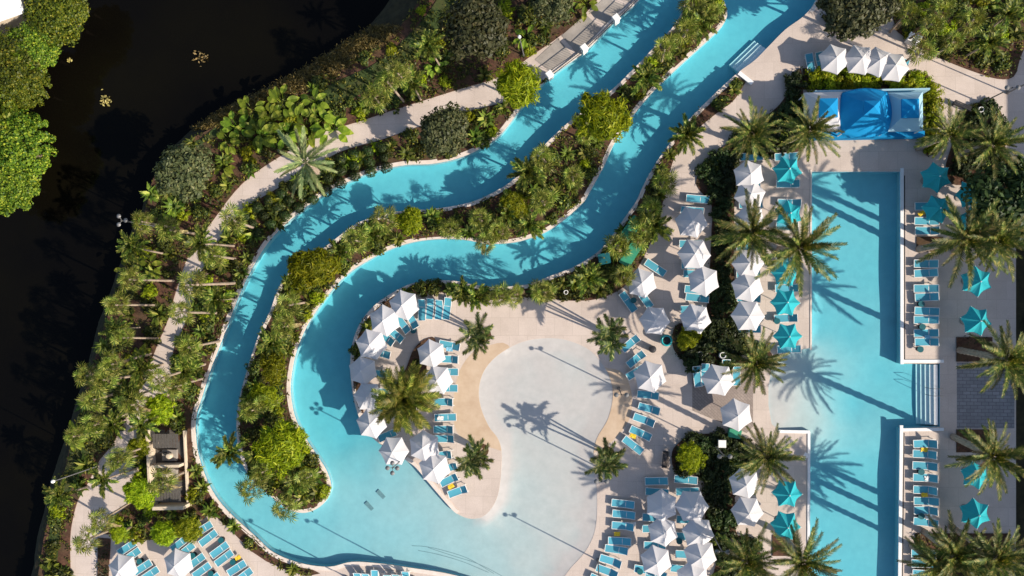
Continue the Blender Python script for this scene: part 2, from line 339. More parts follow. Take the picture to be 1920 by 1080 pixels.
PEN = [(1282,7),(1280,20),(1260,53),(1240,73),(1207,110),(1180,137),(1155,162),(1110,198),(1077,220),(1030,263),(1003,293),(965,335),(927,360),(880,380),(813,392),(757,395),(693,410),(663,423),(627,450),(580,487),(547,507),(523,540),(507,583),(485,630),(465,690),(450,745),(444,800),(450,850),(463,885),(485,910),(503,925),(522,942),(547,957),(573,961),(597,952),(613,936),(621,912),(613,883),(597,857),(577,827),(558,793),(548,760),(545,720),(553,670),(570,623),(593,583),(620,547),(653,513),(693,487),(733,467),(780,453),(830,448),(873,450),(913,457),(960,455),(993,447),(1027,433),(1060,410),(1093,380),(1107,358),(1133,310),(1153,267),(1187,217),(1220,177),(1260,137),(1297,103),(1330,73),(1353,50),(1363,30),(1360,10),(1345,-20),(1310,-25)]
POOL = [(1522,322),(1688,322),(1688,682),(1762,682),(1762,800),(1687,803),(1683,1150),(1518,1150),(1519,808),(1462,807),(1447,795),(1441,760),(1441,725),(1447,690),(1465,668),(1492,657),(1522,652)]
lag = WP(catmull(LAG_OUT, False, 5)); pen = WP(catmull(PEN, True, 5)); pool = WP(POOL)
BANK_TOP = [(860,-120),(760,40),(690,95),(600,150),(520,190),(450,215),(390,245),(335,275),(290,330),(275,390),(255,440),(235,500),(215,560),(190,630),(172,700),(150,770),(130,850),(105,930),(85,1000),(72,1080),(50,1200),(10,1500)]
CREEK = [(800,-120),(690,30),(610,85),(530,135),(440,180),(370,220),(310,265),(272,330),(250,385),(225,440),(205,500),(182,560),(160,630),(142,700),(118,775),(92,860),(68,930),(52,1000),(40,1080),(20,1200),(-20,1500)]
def resample(P, n):
    P = np.array(P); d = np.r_[0, np.cumsum(np.linalg.norm(np.diff(P, axis=0), axis=1))]; t = np.linspace(0, d[-1], n)
    return list(zip(np.interp(t, d, P[:, 0]), np.interp(t, d, P[:, 1])))
btop = resample(WP(catmull(BANK_TOP, False, 4)), 80); ccreek = resample(WP(catmull(CREEK, False, 4)), 80)
FAR = [W2(p) for p in ((3200,1500), (3200,-500), (860,-500))]
land = btop + FAR

# ground far around, the creek and its banks
g = MB().box((0,0,-3.4),(2400,2400,.4)).build('ground', M['soil']); tag(g, kind='structure')
cr = sheet('creek', [[W2(p) for p in ((-900,1800),(-900,-700),(1000,-700))] + offset(ccreek, 1.5, False)], [], -1.75, M['creek'])
V, F = [], []
nb = len(btop)
for k in range(nb):
    a, b2 = np.array(btop[k]), np.array(ccreek[k])
    for j, (s, z) in enumerate(((0, 0), (.35, -.35), (.75, -1.1), (1.0, -1.7), (1.35, -2.3))):
        p = a + (b2 - a) * s; V.append((p[0] + rnd(-.15,.15)*(j > 0), p[1] + rnd(-.15,.15)*(j > 0), z + rnd(-.06,.06)*(j > 0)))
for k in range(nb - 1):
    for j in range(4): a = k*5 + j; F.append((a, a+5, a+6, a+1))
tag(link('creek_bank', mk_mesh('creek_bank', V, F, M['soil'])), kind='structure')
fb = WP(catmull([(-60,-160),(110,-160),(115,-20),(85,60),(40,120),(5,190),(45,260),(55,310),(25,355),(-30,385),(-120,400),(-900,400),(-900,-160)], True, 4))
sheet('far_bank', [fb], [], -1.2, M['soil'], grid=2.0, zf=lambda V: -1.2 + NR.uniform(-.2,.25,len(V)), skirt=1.2)

# pool floors and water bodies
def idw(anch, V, p=3.0):
    A = np.array([W2(a) for a in anch]); D = np.array([a[2] for a in anch]); d = np.linalg.norm(V[:, None, :] - A[None], axis=2) + .3
    w = d ** -p; return (w * D).sum(1) / w.sum(1)
WL = -.12
RIV = 1.0
an = [(p[0], p[1], RIV) for p in ((1230,30),(1150,100),(1060,180),(990,250),(900,320),(800,345),(700,360),(620,400),(540,460),(490,540),(455,630),(425,700),(400,780),(410,830),(1440,10),(1380,60),(1310,130),(1240,220),(1180,300),(1150,370),(1090,440),(1020,475),(930,490),(830,490),(740,510),(670,560),(620,620),(600,700),(610,780),(640,820),(690,800))]
an += [(430,900,.85),(480,955,.8),(540,1005,.75),(670,870,.75)]
an += [(600,980,.72),(650,930,.62),(650,1000,.62),(650,1040,.66),(720,1020,.56),(720,950,.54),(720,890,.58),(760,960,.49),(780,1040,.52),(800,930,.45),(840,1000,.40),(860,1050,.42),(900,1000,.34),(920,1070,.34),(960,990,.27),(970,930,.23),(980,1050,.25),(1010,970,.21),(1050,1030,.16),(1040,930,.18),(1090,960,.14),(960,870,.2),(1000,840,.17),(1060,860,.16),(1100,900,.13),(1080,830,.14),(1000,780,.13),(940,740,.125),(1020,680,.12),(1100,740,.125),(1050,770,.13),(1040,720,.125),(960,690,.12),(1125,780,.12),(920,730,.12)]
_n = lambda q: int(np.argmin([np.hypot(a[0] - W2(q)[0], a[1] - W2(q)[1]) for a in lag]))
k1, k2 = _n((880,1085)), _n((857,963))
def idw_edge(V):
    """floor depth, shelving up to the paving along the beach edge"""
    d = idw(an, V); E = np.array(lag[k1+8:k2-8]); e = np.min(np.linalg.norm(V[:, None] - E[None], axis=2), axis=1); f = np.clip(e / 1.3, 0, 1); return np.minimum(d, .015 + (d - .015) * f)
sheet('lagoon_floor', [lag], [pen], 0, [M['plaster']], grid=.8, zf=lambda V: -idw_edge(V))
an2 = [(1600,360,.95),(1600,500,.95),(1600,620,.95),(1600,760,.95),(1600,900,.95),(1600,1100,.95),(1540,500,.95),(1540,600,.95),(1540,900,.95),(1545,1000,.95),(1660,500,.95),(1660,700,.95),(1660,900,.95),(1720,740,.95),(1560,720,.8),(1535,720,.55),(1510,740,.3),(1485,740,.18),(1470,740,.14),(1455,730,.12),(1450,780,.12),(1510,690,.38),(1480,690,.19),(1510,790,.34),(1475,790,.15)]
sheet('long_pool_floor', [pool], [], 0, M['plaster'], grid=1.2, zf=lambda V: -idw(an2, V))
def walls(name, ring, z0, z1, mat, closed=True, tile=True):
    V = []; F = []; n = len(ring)
    zs = [z0, -.32, z1] if tile else [z0, z1]; k = len(zs)
    for p in ring: V += [(p[0], p[1], z) for z in zs]
    mi = []
    for i in range(n if closed else n - 1):
        j = (i + 1) % n
        for q in range(k - 1): F.append((i*k+q, j*k+q, j*k+q+1, i*k+q+1)); mi.append(1 if tile and q == 0 else 0)
    me = mk_mesh(name, V, F, [mat, M['tile']]); me.polygons.foreach_set('material_index', mi)
    return tag(link(name, me), kind='structure')
walls('lagoon_wall', lag[:k1+1], .0, -1.25, M['plaster'], closed=False); walls('lagoon_wall', lag[k2:], .0, -1.25, M['plaster'], closed=False); walls('beach_edge', lag[k1:k2+1], .0, -.6, M['coping'], closed=False, tile=False)
walls('peninsula_wall', pen, .0, -1.25, M['plaster'])
walls('long_pool_wall', pool, .0, -1.25, M['plaster'])
def body(name, outer, hole, mat, grow):
    ar = lambda P: sum(P[i][0]*P[(i+1)%len(P)][1] - P[(i+1)%len(P)][0]*P[i][1] for i in range(len(P)))
    o2 = offset(outer, -grow if ar(outer) > 0 else grow); hs = []
    if hole: hs = [offset(hole, grow if ar(hole) > 0 else -grow)]
    V2, F2 = region([o2], hs)
    n = len(V2); V = [(v[0], v[1], WL) for v in V2] + [(v[0], v[1], -2.6) for v in V2]
    F = [tuple(f) for f in F2] + [tuple(i + n for i in reversed(f)) for f in F2]
    cnt = {}
    for f in F2:
        for k in range(3):
            a, b = int(f[k]), int(f[(k+1) % 3]); cnt.setdefault((min(a,b), max(a,b)), []).append((a, b))
    for l in cnt.values():
        if len(l) == 1: a, b = l[0]; F.append((b, a, a + n, b + n))
    return tag(link(name, mk_mesh(name, V, F, mat)), kind='structure')
body('lagoon_water', lag, pen, M['lagoon'], .06)
body('long_pool_water', pool, None, M['poolw'], .06)

# paving: one deck sheet with the pools cut out
sheet('deck', [land], [lag, pool], 0, M['deck'])
sheet('beach_ring', [WP(catmull([(912,648),(885,662),(862,695),(851,745),(852,795),(868,822),(915,838),(960,830),(960,660)], True, 5)),
                     WP(catmull([(1100,690),(1140,690),(1168,700),(1184,735),(1182,780),(1160,815),(1128,842),(1095,850),(1090,800)], True, 5))], [lag], .004, M['tan'])
sheet('paver_terrace', [WP([(1298,680),(1412,680),(1412,800),(1400,812),(1298,770)])], [], .005, M['paver'])
sheet('slate_plaza', [WP([(1794,680),(1902,680),(1902,803),(1794,803)])], [], .005, M['slate'])
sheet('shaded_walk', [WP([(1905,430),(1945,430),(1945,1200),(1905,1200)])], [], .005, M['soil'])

# coping: raised rim stones round the water where it is deep
def strip(name, line, w, z, h, mat, closed=False, side=1, kind='structure'):
    a = line; b = offset(line, w * side, closed); V = []; F = []; n = len(a)
    for p, q in zip(a, b): V += [(p[0], p[1], z), (q[0], q[1], z), (p[0], p[1], z - h), (q[0], q[1], z - h)]
    for i in range(n if closed else n - 1):
        i0, j0 = i*4, ((i + 1) % n)*4
        for x, y in ((0, 1), (1, 3), (3, 2), (2, 0)): F.append((i0+x, i0+y, j0+y, j0+x))
    if not closed: F += [(0, 1, 3, 2), ((n-1)*4, (n-1)*4+2, (n-1)*4+3, (n-1)*4+1)]
    o = link(name, mk_mesh(name, V, F, mat))
    bm = bmesh.new(); bm.from_mesh(o.data); bmesh.ops.recalc_face_normals(bm, faces=bm.faces); bm.to_mesh(o.data); bm.free()
    return tag(o, kind=kind)
def near(line, p):
    q = np.array(W2(p)); return int(np.argmin([np.hypot(*(np.array(a) - q)) for a in line]))
i1, i2, i3 = near(lag, (880,1085)), near(lag, (857,963)), near(lag, (1384,136))
strip('lagoon_coping', lag[:i1], .36, .10, .25, M['coping'], side=-1)
strip('island_coping', lag[i2:i3+1], .34, .10, .25, M['coping'], side=-1)
strip('peninsula_coping', pen, .34, .10, .25, M['coping'], closed=True, side=1)
strip('east_coping', lag[i3+22:], .36, .07, .25, M['coping'], side=-1)
def rectstrip(name, pts, w, z, mat, side):
    V = WP(pts); mb = MB()
    for a, b in zip(V[:-1], V[1:]):
        a, b = Vector((*a, 0)), Vector((*b, 0)); d = (b - a); L = d.length; rz = math.atan2(d.y, d.x); n = Vector((-d.y, d.x, 0)).normalized()
        c = (a + b) / 2 + n * w / 2 * side; mb.box((c.x, c.y, z / 2 - .05), (L + w * .98, w, z + .1), rz)
    return tag(mb.build(name, mat), kind='structure')
rectstrip('pool_coping', [(1688,318),(1688,680)], .26, .07, M['white_coping'], 1)
rectstrip('pool_coping', [(1692,680),(1766,680)], .26, .072, M['white_coping'], 1)
rectstrip('pool_coping', [(1766,802),(1690,803)], .26, .072, M['white_coping'], 1)
rectstrip('pool_coping', [(1687,800),(1683,1150)], .26, .07, M['white_coping'], 1)
rectstrip('pool_coping', [(1518,1150),(1519,812)], .22, .07, M['white_coping'], 1)
rectstrip('pool_coping', [(1515,807),(1462,806)], .26, .072, M['white_coping'], 1)
rectstrip('pool_coping', [(1522,655),(1522,320)], .14, .05, M['coping'], 1)
for a, b in (((1695,330),(1695,676)), ((1694,812),(1690,1150)), ((1470,812),(1510,812))):
    rectstrip('drain_slot', [a, b], .09, .006, M['dark'], 1)

# planting beds
path_r = catmull([(1026,152),(980,182),(917,199),(863,214),(780,240),(713,263),(640,284),(580,318),(530,348),(480,377),(447,402),(425,430),(400,470),(377,512),(363,560),(348,607),(325,660),(322,720),(292,790),(258,850),(252,900),(245,940),(215,968),(188,1000)], False, 3)
path_l = catmull([(1180,-90),(1120,0),(1060,60),(993,107),(940,143),(863,167),(790,190),(727,210),(667,230),(607,247),(573,263),(547,280),(480,323),(440,360),(400,413),(377,443),(350,487),(327,557),(315,600),(293,653),(267,720),(240,775),(213,830),(187,863),(167,903),(147,937),(137,973),(132,1010),(133,1080),(140,1200)], False, 3)
river_out = offset(lag, -.2, False)
j0, j1 = near(lag, (1030,146)), near(lag, (590,1060))
BEDS = {}
BEDS['riverside'] = [W2(p) for p in reversed(path_r)] + river_out[j0:j1] + WP([(600,1075),(575,1080),(540,1070),(500,1052),(470,1032),(430,990),(405,968),(390,966),(372,982),(340,996),(300,1012),(255,1012),(222,1004)])
BEDS['creekside'] = [W2(p) for p in path_l] + list(reversed([b for b in btop]))[4:]
BEDS['peninsula'] = offset(pen, .2, True)
j2, j3 = near(lag, (668,765)), near(lag, (1384,136))
isl = offset(lag, -.2, False)
BEDS['channel_edge'] = isl[j2:j3] + WP(catmull([(1399,152),(1377,187),(1343,213),(1310,240),(1280,267),(1263,300),(1250,343),(1240,393),(1227,437),(1213,470),(1193,507),(1167,540),(1123,560),(1077,564),(1037,561),(977,557),(920,563),(880,566),(850,553),(815,548),(770,556),(735,575),(705,605),(685,640),(675,690),(678,740),(682,775)], False, 3))
BEDS['hedge'] = WP(catmull([(1305,345),(1320,310),(1345,285),(1372,262),(1400,235),(1440,215),(1470,185),(1482,150),(1500,128),(1505,165),(1505,230),(1500,282),(1455,289),(1400,290),(1384,300),(1378,350),(1376,420),(1376,500),(1380,560),(1386,612),(1405,640),(1440,655),(1447,680),(1400,690),(1330,690),(1290,682),(1263,655),(1262,620),(1275,606),(1300,605),(1322,590),(1328,540),(1332,480),(1334,430),(1334,385)], True, 3))
BEDS['cabana_front'] = WP([(1505,128),(1545,134),(1600,139),(1680,141),(1738,139),(1750,160),(1755,220),(1753,290),(1737,292),(1734,168),(1505,168)])
BEDS['top'] = WP(catmull([(1585,-60),(1552,42),(1590,50),(1627,55),(1657,43),(1670,20),(1672,-60)], True, 3))
BEDS['corner'] = WP(catmull([(1682,-80),(1676,40),(1690,65),(1715,85),(1760,108),(1790,121),(1830,136),(1870,148),(1900,144),(1912,110),(1930,60),(1960,-80)], True, 3))
BEDS['round'] = WP(catmull([(1817,202),(1840,192),(1870,203),(1882,230),(1885,280),(1905,312),(1945,328),(1960,450),(1890,440),(1862,385),(1815,350),(1785,345),(1772,320),(1785,270),(1800,230)], True, 3))
BEDS['lower'] = WP(catmull([(1260,847),(1275,828),(1293,817),(1327,813),(1380,817),(1410,830),(1418,860),(1400,885),(1378,920),(1380,960),(1382,1003),(1420,1015),(1425,1100),(1335,1100),(1338,1073),(1345,1040),(1330,1007),(1322,970),(1320,905),(1293,888),(1264,880)], True, 3))
BEDS['island'] = WP(catmull([(762,690),(773,660),(790,640),(812,632),(816,644),(802,662),(800,690),(792,725),(780,765),(750,772),(738,735)], True, 3))
BEDS['terrace_edge'] = WP([(184,1008),(208,1010),(203,1100),(184,1100)])
for i, r in enumerate([(1793,632,1860,678),(1793,805,1868,848),(1716,1000,1892,1110),(1718,444,1768,472),(1448,1003,1490,1042)]):
    BEDS['square%d' % i] = WP([(r[0],r[3]),(r[2],r[3]),(r[2],r[1]),(r[0],r[1])])
BEDS['east_hedge'] = WP([(1938,1200),(2010,1200),(2010,430),(1938,430)])
for k, P in BEDS.items():
    cut = [lag, pool] if k in ('riverside', 'channel_edge') else []
    sheet('planting_bed', [P], cut, .05, M['mulch'] if k != 'creekside' else M['mulch'], grid=.8, zf=lambda V: .05 + NR.uniform(0, .07, len(V)), skirt=.12)
lawn = WP(catmull([(860,-60),(800,30),(720,110),(640,150),(560,185),(440,215),(380,260),(345,275),(330,300),(390,265),(470,235),(560,215),(640,195),(720,150),(800,90),(850,20),(900,-60)], True, 3))
sheet('lawn', [lawn], [], .14, M['grass'], grid=1.0, zf=lambda V: .135 + NR.uniform(0, .03, len(V)))
sheet('lawn', [WP(catmull([(150,775),(200,740),(230,700),(245,740),(215,800),(180,850),(150,890),(120,960),(105,1080),(85,1080),(105,940),(130,860)], True, 3))], [], .14, M['grass'], grid=1.0, zf=lambda V: .135 + NR.uniform(0, .03, len(V)))

# dark tile lines inlaid on the lagoon floor
for line in ([(770,1027),(800,1029),(840,1038),(880,1052),(925,1078)], [(782,1036),(820,1043),(865,1056),(915,1076)], [(800,1030),(850,1046),(900,1062),(950,1088)]):
    L = WP(catmull(line, False, 6)); Z = -idw_edge(np.array(L)) + .012; R2 = offset(L, .045, False)
    V = [(a[0], a[1], z) for a, z in zip(L, Z)] + [(a[0], a[1], z) for a, z in zip(R2, Z)]; n = len(L)
    tag(link('floor_line', mk_mesh('floor_line', V, [(i, i + n, i + n + 1, i + 1) for i in range(n - 1)], M['floortile'])), kind='structure')
# ------------------------------------------------------------------ plants: shared meshes
def frond_mesh(name, L, e0, droop, n, ll, w, mat, vee=.35, sweep=.55, seed=0, bare=.12, rw=.035):
    R = np.random.RandomState(seed); mb = MB(); P = []; p = Vector((0, 0, 0)); K = 14
    for k in range(K + 1):
        P.append(p.copy()); e = e0 - droop * (k / K) ** 1.25; p = p + Vector((math.cos(e), 0, math.sin(e))) * (L / K)
    pts = P[::2] if K % 2 == 0 else P
    mb.tube(pts, [rw * (1 - .85 * i / (len(pts) - 1)) for i in range(len(pts))], 3, cap=False)
    for i in range(n):
        s = bare + (1 - bare) * (i + .5) / n; f = s * K; k = min(int(f), K - 1); q = P[k].lerp(P[k + 1], f - k); t = (P[k + 1] - P[k]).normalized()
        up = Vector((-t.z, 0, t.x)); l0 = ll * (0.45 + .55 * math.sin(math.pi * min(1, s * .9 + .12))) 
        for sg in (-1, 1):
            l = l0 * R.uniform(.8, 1.15); d = (Vector((0, sg, 0)) + t * (sweep + .5 * s) + up * (vee + R.uniform(-.25, .25))).normalized()
            tip = q + d * l - Vector((0, 0, l * .22)); side = t * w * .5
            mb.add([q - side, q + side, q.lerp(tip, .55) + side * .9 + up * .02, tip, q.lerp(tip, .55) - side * .9], [(0, 1, 2, 3, 4)] if sg > 0 else [(4, 3, 2, 1, 0)])
    return mb.mesh(name, mat)
def fan_mesh(name, pet, R0, e0, nseg, mat, seed=0, spread=2.3, droop=.35):
    R = np.random.RandomState(seed); mb = MB(); t = Vector((math.cos(e0), 0, math.sin(e0))); h = t * pet
    mb.tube([(0, 0, 0), h * .55 + Vector((0, 0, .03)), h], [.03, .022, .016], 3, cap=False)
    up = Vector((-t.z, 0, t.x))
    for i in range(nseg):
        a = spread * (2 * (i + .5) / nseg - 1); d = t * math.cos(a) + Vector((0, 1, 0)) * math.sin(a); l = R0 * (1 - .22 * abs(a) / spread) * R.uniform(.85, 1.1)
        sd = (t * -math.sin(a) + Vector((0, 1, 0)) * math.cos(a)); w = R0 * spread * .52 / nseg * 1.55
        mid = h + d * l * .55 + up * .05 * ((i % 2) * 2 - 1); tip = h + d * l - Vector((0, 0, l * droop * R.uniform(.6, 1.4)))
        mb.add([h, mid - sd * w * .5, tip, mid + sd * w * .5], [(0, 1, 2, 3)])
    return mb.mesh(name, mat)
def leaves(name, C, Nn, size, mat, aspect=.5, seed=0, flat=.0):
    """leaf-sized diamonds at points C facing roughly along Nn"""
    R = np.random.RandomState(seed); n = len(C); Nn = Nn + R.normal(0, .55, (n, 3)); Nn[:, 2] += flat; Nn /= np.linalg.norm(Nn, axis=1)[:, None] + 1e-9
    A = np.cross(Nn, R.normal(0, 1, (n, 3))); A /= np.linalg.norm(A, axis=1)[:, None] + 1e-9; B = np.cross(Nn, A); s = size * R.uniform(.6, 1.3, n)[:, None]
    V = np.stack([C - A * s, C + B * s * aspect, C + A * s, C - B * s * aspect], 1).reshape(-1, 3); F = np.arange(4 * n).reshape(-1, 4)
    me = bpy.data.meshes.new(name); me.vertices.add(len(V)); me.vertices.foreach_set('co', V.astype(np.float32).ravel()); me.loops.add(4 * n); me.loops.foreach_set('vertex_index', F.ravel().astype(np.int32))
    me.polygons.add(n); me.polygons.foreach_set('loop_start', np.arange(0, 4 * n, 4, dtype=np.int32)); me.materials.append(mat); me.update(calc_edges=True); me.validate(); return me
def crown_mesh(name, mat, seed, ncl=90, per=55, size=.11, aspect=.5, flat=.5, cr=.26, hz=.62, lobe=.30):
    """unit crown (radius about 1): many clumps of leaves at uneven radii, gaps between"""
    R = np.random.RandomState(seed); C = []; Nn = []
    lob = R.normal(0, 1, (7, 3)); lob /= np.linalg.norm(lob, axis=1)[:, None]
    for i in range(ncl):
        d = R.normal(0, 1, 3); d /= np.linalg.norm(d); d[2] = abs(d[2]) * .9 - .25; r = R.uniform(.35, 1.0) ** .6 * (1.08 - lobe + lobe * np.max(lob @ d))
        c = d * r * np.array([1, 1, hz]); q = R.normal(0, 1, (per, 3)); q /= np.linalg.norm(q, axis=1)[:, None]; rr = cr * R.uniform(.6, 1.2) * R.uniform(.55, 1, (per, 1))
        C.append(c + q * rr * np.array([1, 1, .75])); Nn.append(q + d * .4)
    return leaves(name, np.vstack(C), np.vstack(Nn), size, mat, aspect, seed, flat)
def ball_mesh(name, mat, seed, n=420, size=.16):
    R = np.random.RandomState(seed); q = R.normal(0, 1, (n, 3)); q /= np.linalg.norm(q, axis=1)[:, None]; q[:, 2] = np.abs(q[:, 2]) * 1.1 - .1
    ph = R.uniform(0, 6, 4); bump = 1 + .12 * np.sin(q[:, 0] * 4 + ph[0]) * np.sin(q[:, 1] * 4 + ph[1])
    return leaves(name, q * (R.uniform(.8, 1.05, n) * bump)[:, None] + np.array([0, 0, .5]), q, size, mat, .55, seed, .25)
def tuft_mesh(name, mat, seed, n=34, L=1.0, w=.14):
    R = np.random.RandomState(seed); mb = MB()
    for i in range(n):
        a = R.uniform(0, 6.283); e = R.uniform(.25, 1.25); l = L * R.uniform(.65, 1.1); c, s = math.cos(a), math.sin(a); sd = Vector((-s, c, 0)) * w * R.uniform(.7, 1.2)
        m = Vector((c * math.cos(e), s * math.cos(e), math.sin(e))) * l * .55; t = m + Vector((c * math.cos(e - .7), s * math.cos(e - .7), math.sin(e - .7))) * l * .5
        mb.add([(0, 0, .05), m + sd, t, m - sd], [(0, 1, 2, 3)])
    return mb.mesh(name, mat)
def paddle_mesh(name, mat, seed, n=9):
    R = np.random.RandomState(seed); mb = MB()
    for i in range(n):
        a = i * 2.4 + R.uniform(-.3, .3); e = R.uniform(.5, 1.25); c, s = math.cos(a), math.sin(a); pl = R.uniform(.5, .9); d = Vector((c * math.cos(e), s * math.cos(e), math.sin(e)))
        b = d * pl; mb.tube([(0, 0, 0), b], [.03, .02], 3, cap=False); sd = Vector((-s, c, 0)); L = R.uniform(.7, 1.0); d2 = Vector((c, s, R.uniform(-.2, .35))).normalized()
        for k in range(4):
            u0, u1 = k / 4, (k + 1) / 4; w0, w1 = .26 * math.sin(math.pi * (u0 * .85 + .1)), .26 * math.sin(math.pi * (u1 * .85 + .1)); z = Vector((0, 0, -.25))
            p0, p1 = b + d2 * L * u0 + z * u0 ** 2, b + d2 * L * u1 + z * u1 ** 2; lift = Vector((0, 0, .07))
            mb.add([p0, p1, p1 + sd * w1 + lift, p0 + sd * w0 + lift, p1 - sd * w1 + lift, p0 - sd * w0 + lift], [(0, 1, 2, 3), (1, 0, 5, 4)])
    return mb.mesh(name, mat)
def trunk_mesh(name, mat, r0, r1, boots=False, n=9):
    """unit-height palm trunk with ring scars"""
    mb = MB(); pr = []
    for k in range(25):
        u = k / 24; r = r0 + (r1 - r0) * u + (.28 * r0 * math.exp(-u * 16)); r *= 1.0 + (.09 if k % 2 else -.05) * (1.6 if boots else 1); pr.append((r, u))
    pr.append((0.01, 1.01)); mb.lathe(pr, n); return mb.mesh(name, mat)
DATE = [[frond_mesh('date_frond', L, e, d, 30, .46, .085, M['date'], seed=i * 3 + j, vee=.5, sweep=.8) for j in range(2)] for i, (L, e, d) in enumerate(((2.7, 1.2, .8), (3.3, .8, .9), (3.4, .35, .8), (2.9, -.15, .5)))]
LIME = [[frond_mesh('lime_frond', L, e, d, 30, .5, .07, M['lime'], seed=50 + i) for i2 in range(1)] for i, (L, e, d) in enumerate(((2.3, 1.25, 1.2), (2.8, .85, 1.3), (2.9, .4, 1.1), (2.6, 0.0, .7)))]
SILV = [frond_mesh('silver_frond', L, e, d, 28, .55, .12, M['silver'], seed=70 + i, vee=.5, sweep=1.3) for i, (L, e, d) in enumerate(((2.6, 1.0, .9), (3.2, .55, .8), (3.3, .2, .6)))]
DARKP = [frond_mesh('dark_frond', L, e, d, 18, .5, .085, M['dpalm'], seed=80 + i, vee=.15, sweep=.9) for i, (L, e, d) in enumerate(((1.5, 1.1, 1.4), (1.75, .7, 1.4), (1.7, .3, 1.2)))]
AREC = [[frond_mesh('feather_frond', L, e, d, 18, .42, .10, M['sabal'], seed=120 + 4 * i + j, vee=.4, sweep=.9) for j in range(2)] for i, (L, e, d) in enumerate(((1.3, 1.25, 1.0), (1.6, .85, 1.1), (1.6, .4, 1.0)))]
DEAD = frond_mesh('dead_frond', 1.9, -.75, .75, 18, .35, .08, M['dead'], seed=140)
FAN = [[fan_mesh('fan_leaf', p, r, e, 17, M['sabal'], seed=90 + 5 * i + j, droop=dr) for j in range(2)] for i, (p, r, e, dr) in enumerate(((.55, .62, 1.25, .12), (.75, .72, .75, .25), (.85, .75, .2, .4), (.7, .7, -.45, .6)))]
OAK = [crown_mesh('oak_crown', M['oak'], s, 110, 60, .075) for s in (1, 2)]
YEL = [crown_mesh('bamboo_crown', M['yel'], s, 105, 64, .15, .17, .15, .25, .62, .75) for s in (3, 4, 5)]
BRI = [crown_mesh('green_crown', M['bright'], s, 300, 60, .036, .6, .6, .15, .55) for s in (6, 7)]
DRK = [crown_mesh('dark_crown', M['dshrub'], s, 110, 55, .085) for s in (8,)]
BALL = [ball_mesh('clipped_leaves', M['dshrub'], s) for s in (11, 12)]
BROAD = [crown_mesh('shrub_leaves', M['shrub'], s, 22, 34, .15, .5, .5, .36, .7) for s in (13, 14, 15)]
BROADY = [crown_mesh('lime_shrub_leaves', M['yel'], s, 20, 34, .16, .4, .4, .36, .7) for s in (16, 17)]
BROADD = [crown_mesh('dark_shrub_leaves', M['dshrub'], s, 24, 36, .15, .5, .5, .36, .7) for s in (18, 19)]
TUFT = [tuft_mesh('palmetto_leaves', M['sabal'], s) for s in (21, 22, 23)]
PADD = [paddle_mesh('paddle_leaves', M['paddle'], s) for s in (31, 32, 33)]
TR_D = trunk_mesh('trunk_mesh', M['trunk'], .24, .27, True); TR_S = trunk_mesh('trunk_mesh', M['ptrunk'], .115, .095); TR_T = trunk_mesh('trunk_mesh', M['bark'], .20, .10); TR_N = trunk_mesh('trunk_mesh', M['ptrunk'], .09, .07)

def palm(name, px, py, h, sc, label, cat, group, trunk, tiers, counts, dead=0):
    c = W(px, py, h); r = empty(name, (c.x, c.y, .06), rnd(0, 6.28)); tag(r, label, cat, group)
    tx, ty = rnd(-.07, .07), rnd(-.07, .07)
    link('trunk', trunk, r, (0, 0, 0), (tx, ty, 0), (sc, sc, h)); top = Euler((tx, ty, 0)).to_matrix() @ Vector((0, 0, h))
    for ti, n in enumerate(counts):
        a0 = rnd(0, 6.28)
        for k in range(n):
            ms = tiers[ti]; me = random.choice(ms) if isinstance(ms, list) else ms; a = a0 + 6.283 * k / n + rnd(-.3, .3); s = sc * rnd(.72, 1.14)
            link('frond', me, r, top + Vector((0, 0, -.08 * ti)), (rnd(-.22, .22), rnd(-.18, .18), a), s)
    if dead:
        for k in range(dead): link('dead_frond', DEAD, r, top + Vector((0, 0, -.3)), (rnd(-.2, .2), rnd(-.2, .2), rnd(0, 6.28)), sc * rnd(.7, 1.1))
    return r
def tree(name, px, py, h, rad, meshes, label, cat, group=None, z0=0.0):
    c = W(px, py, h); r = empty(name, (c.x, c.y, z0)); tag(r, label, cat, group); hz = h - z0
    link('trunk', TR_T, r, (0, 0, 0), (0, 0, rnd(0, 6)), (max(.6, rad * .28), max(.6, rad * .28), hz))
    for k in range(3):
        a = k * 2.1 + rnd(0, 1); mb = None
        link('limb', TR_T, r, (0, 0, hz * .55), (.6 * math.sin(a), .6 * math.cos(a), 0), (.16 * rad, .16 * rad, hz * .5))
    link('crown', random.choice(meshes), r, (0, 0, hz), (rnd(-.1, .1), rnd(-.1, .1), rnd(0, 6.28)), (rad * rnd(.95, 1.05), rad * rnd(.95, 1.05), rad))
    return r
def zone(lst, fn, axis=1):
    for i, it in enumerate(sorted(lst, key=lambda q: q[axis])): fn(i + 1, it)
SP = '%s from the top'
def sabal(lst, where):
    def f(i, q):
        sc = q[3] if len(q) > 3 else 1.0
        if 'peninsula' in where or 'channel' in where: q = (q[0], q[1], q[2] * .72)
        if (i * 7 + len(where)) % 3 == 0:
            palm('feather_palm', q[0], q[1], q[2] * .8, sc * rnd(.85, 1.15), 'feather palm %s, %s palm from the top' % (where, ordw(i)), 'palm tree', 'feather palms ' + where, TR_N, AREC, (6, 8, 8)); return
        palm('cabbage_palm', q[0], q[1], q[2], sc * rnd(.80, 1.05), 'fan palm %s, %s palm from the top' % (where, ordw(i)), 'palm tree', 'fan palms ' + where, TR_S, FAN, (4, 6, 6, 3), 2)
    zone(lst, f)
sabal([(367,450,9.3,1.1),(360,527,8.5,1.1),(320,590,8.5),(347,647,6.5),(300,697,8),(395,480,5),(330,720,5),(440,420,4.5),(268,800,5.5),(215,870,6),(200,900,7),(345,690,5),(235,850,5.5),(410,560,4),(300,905,4.5)], 'right of the west path')
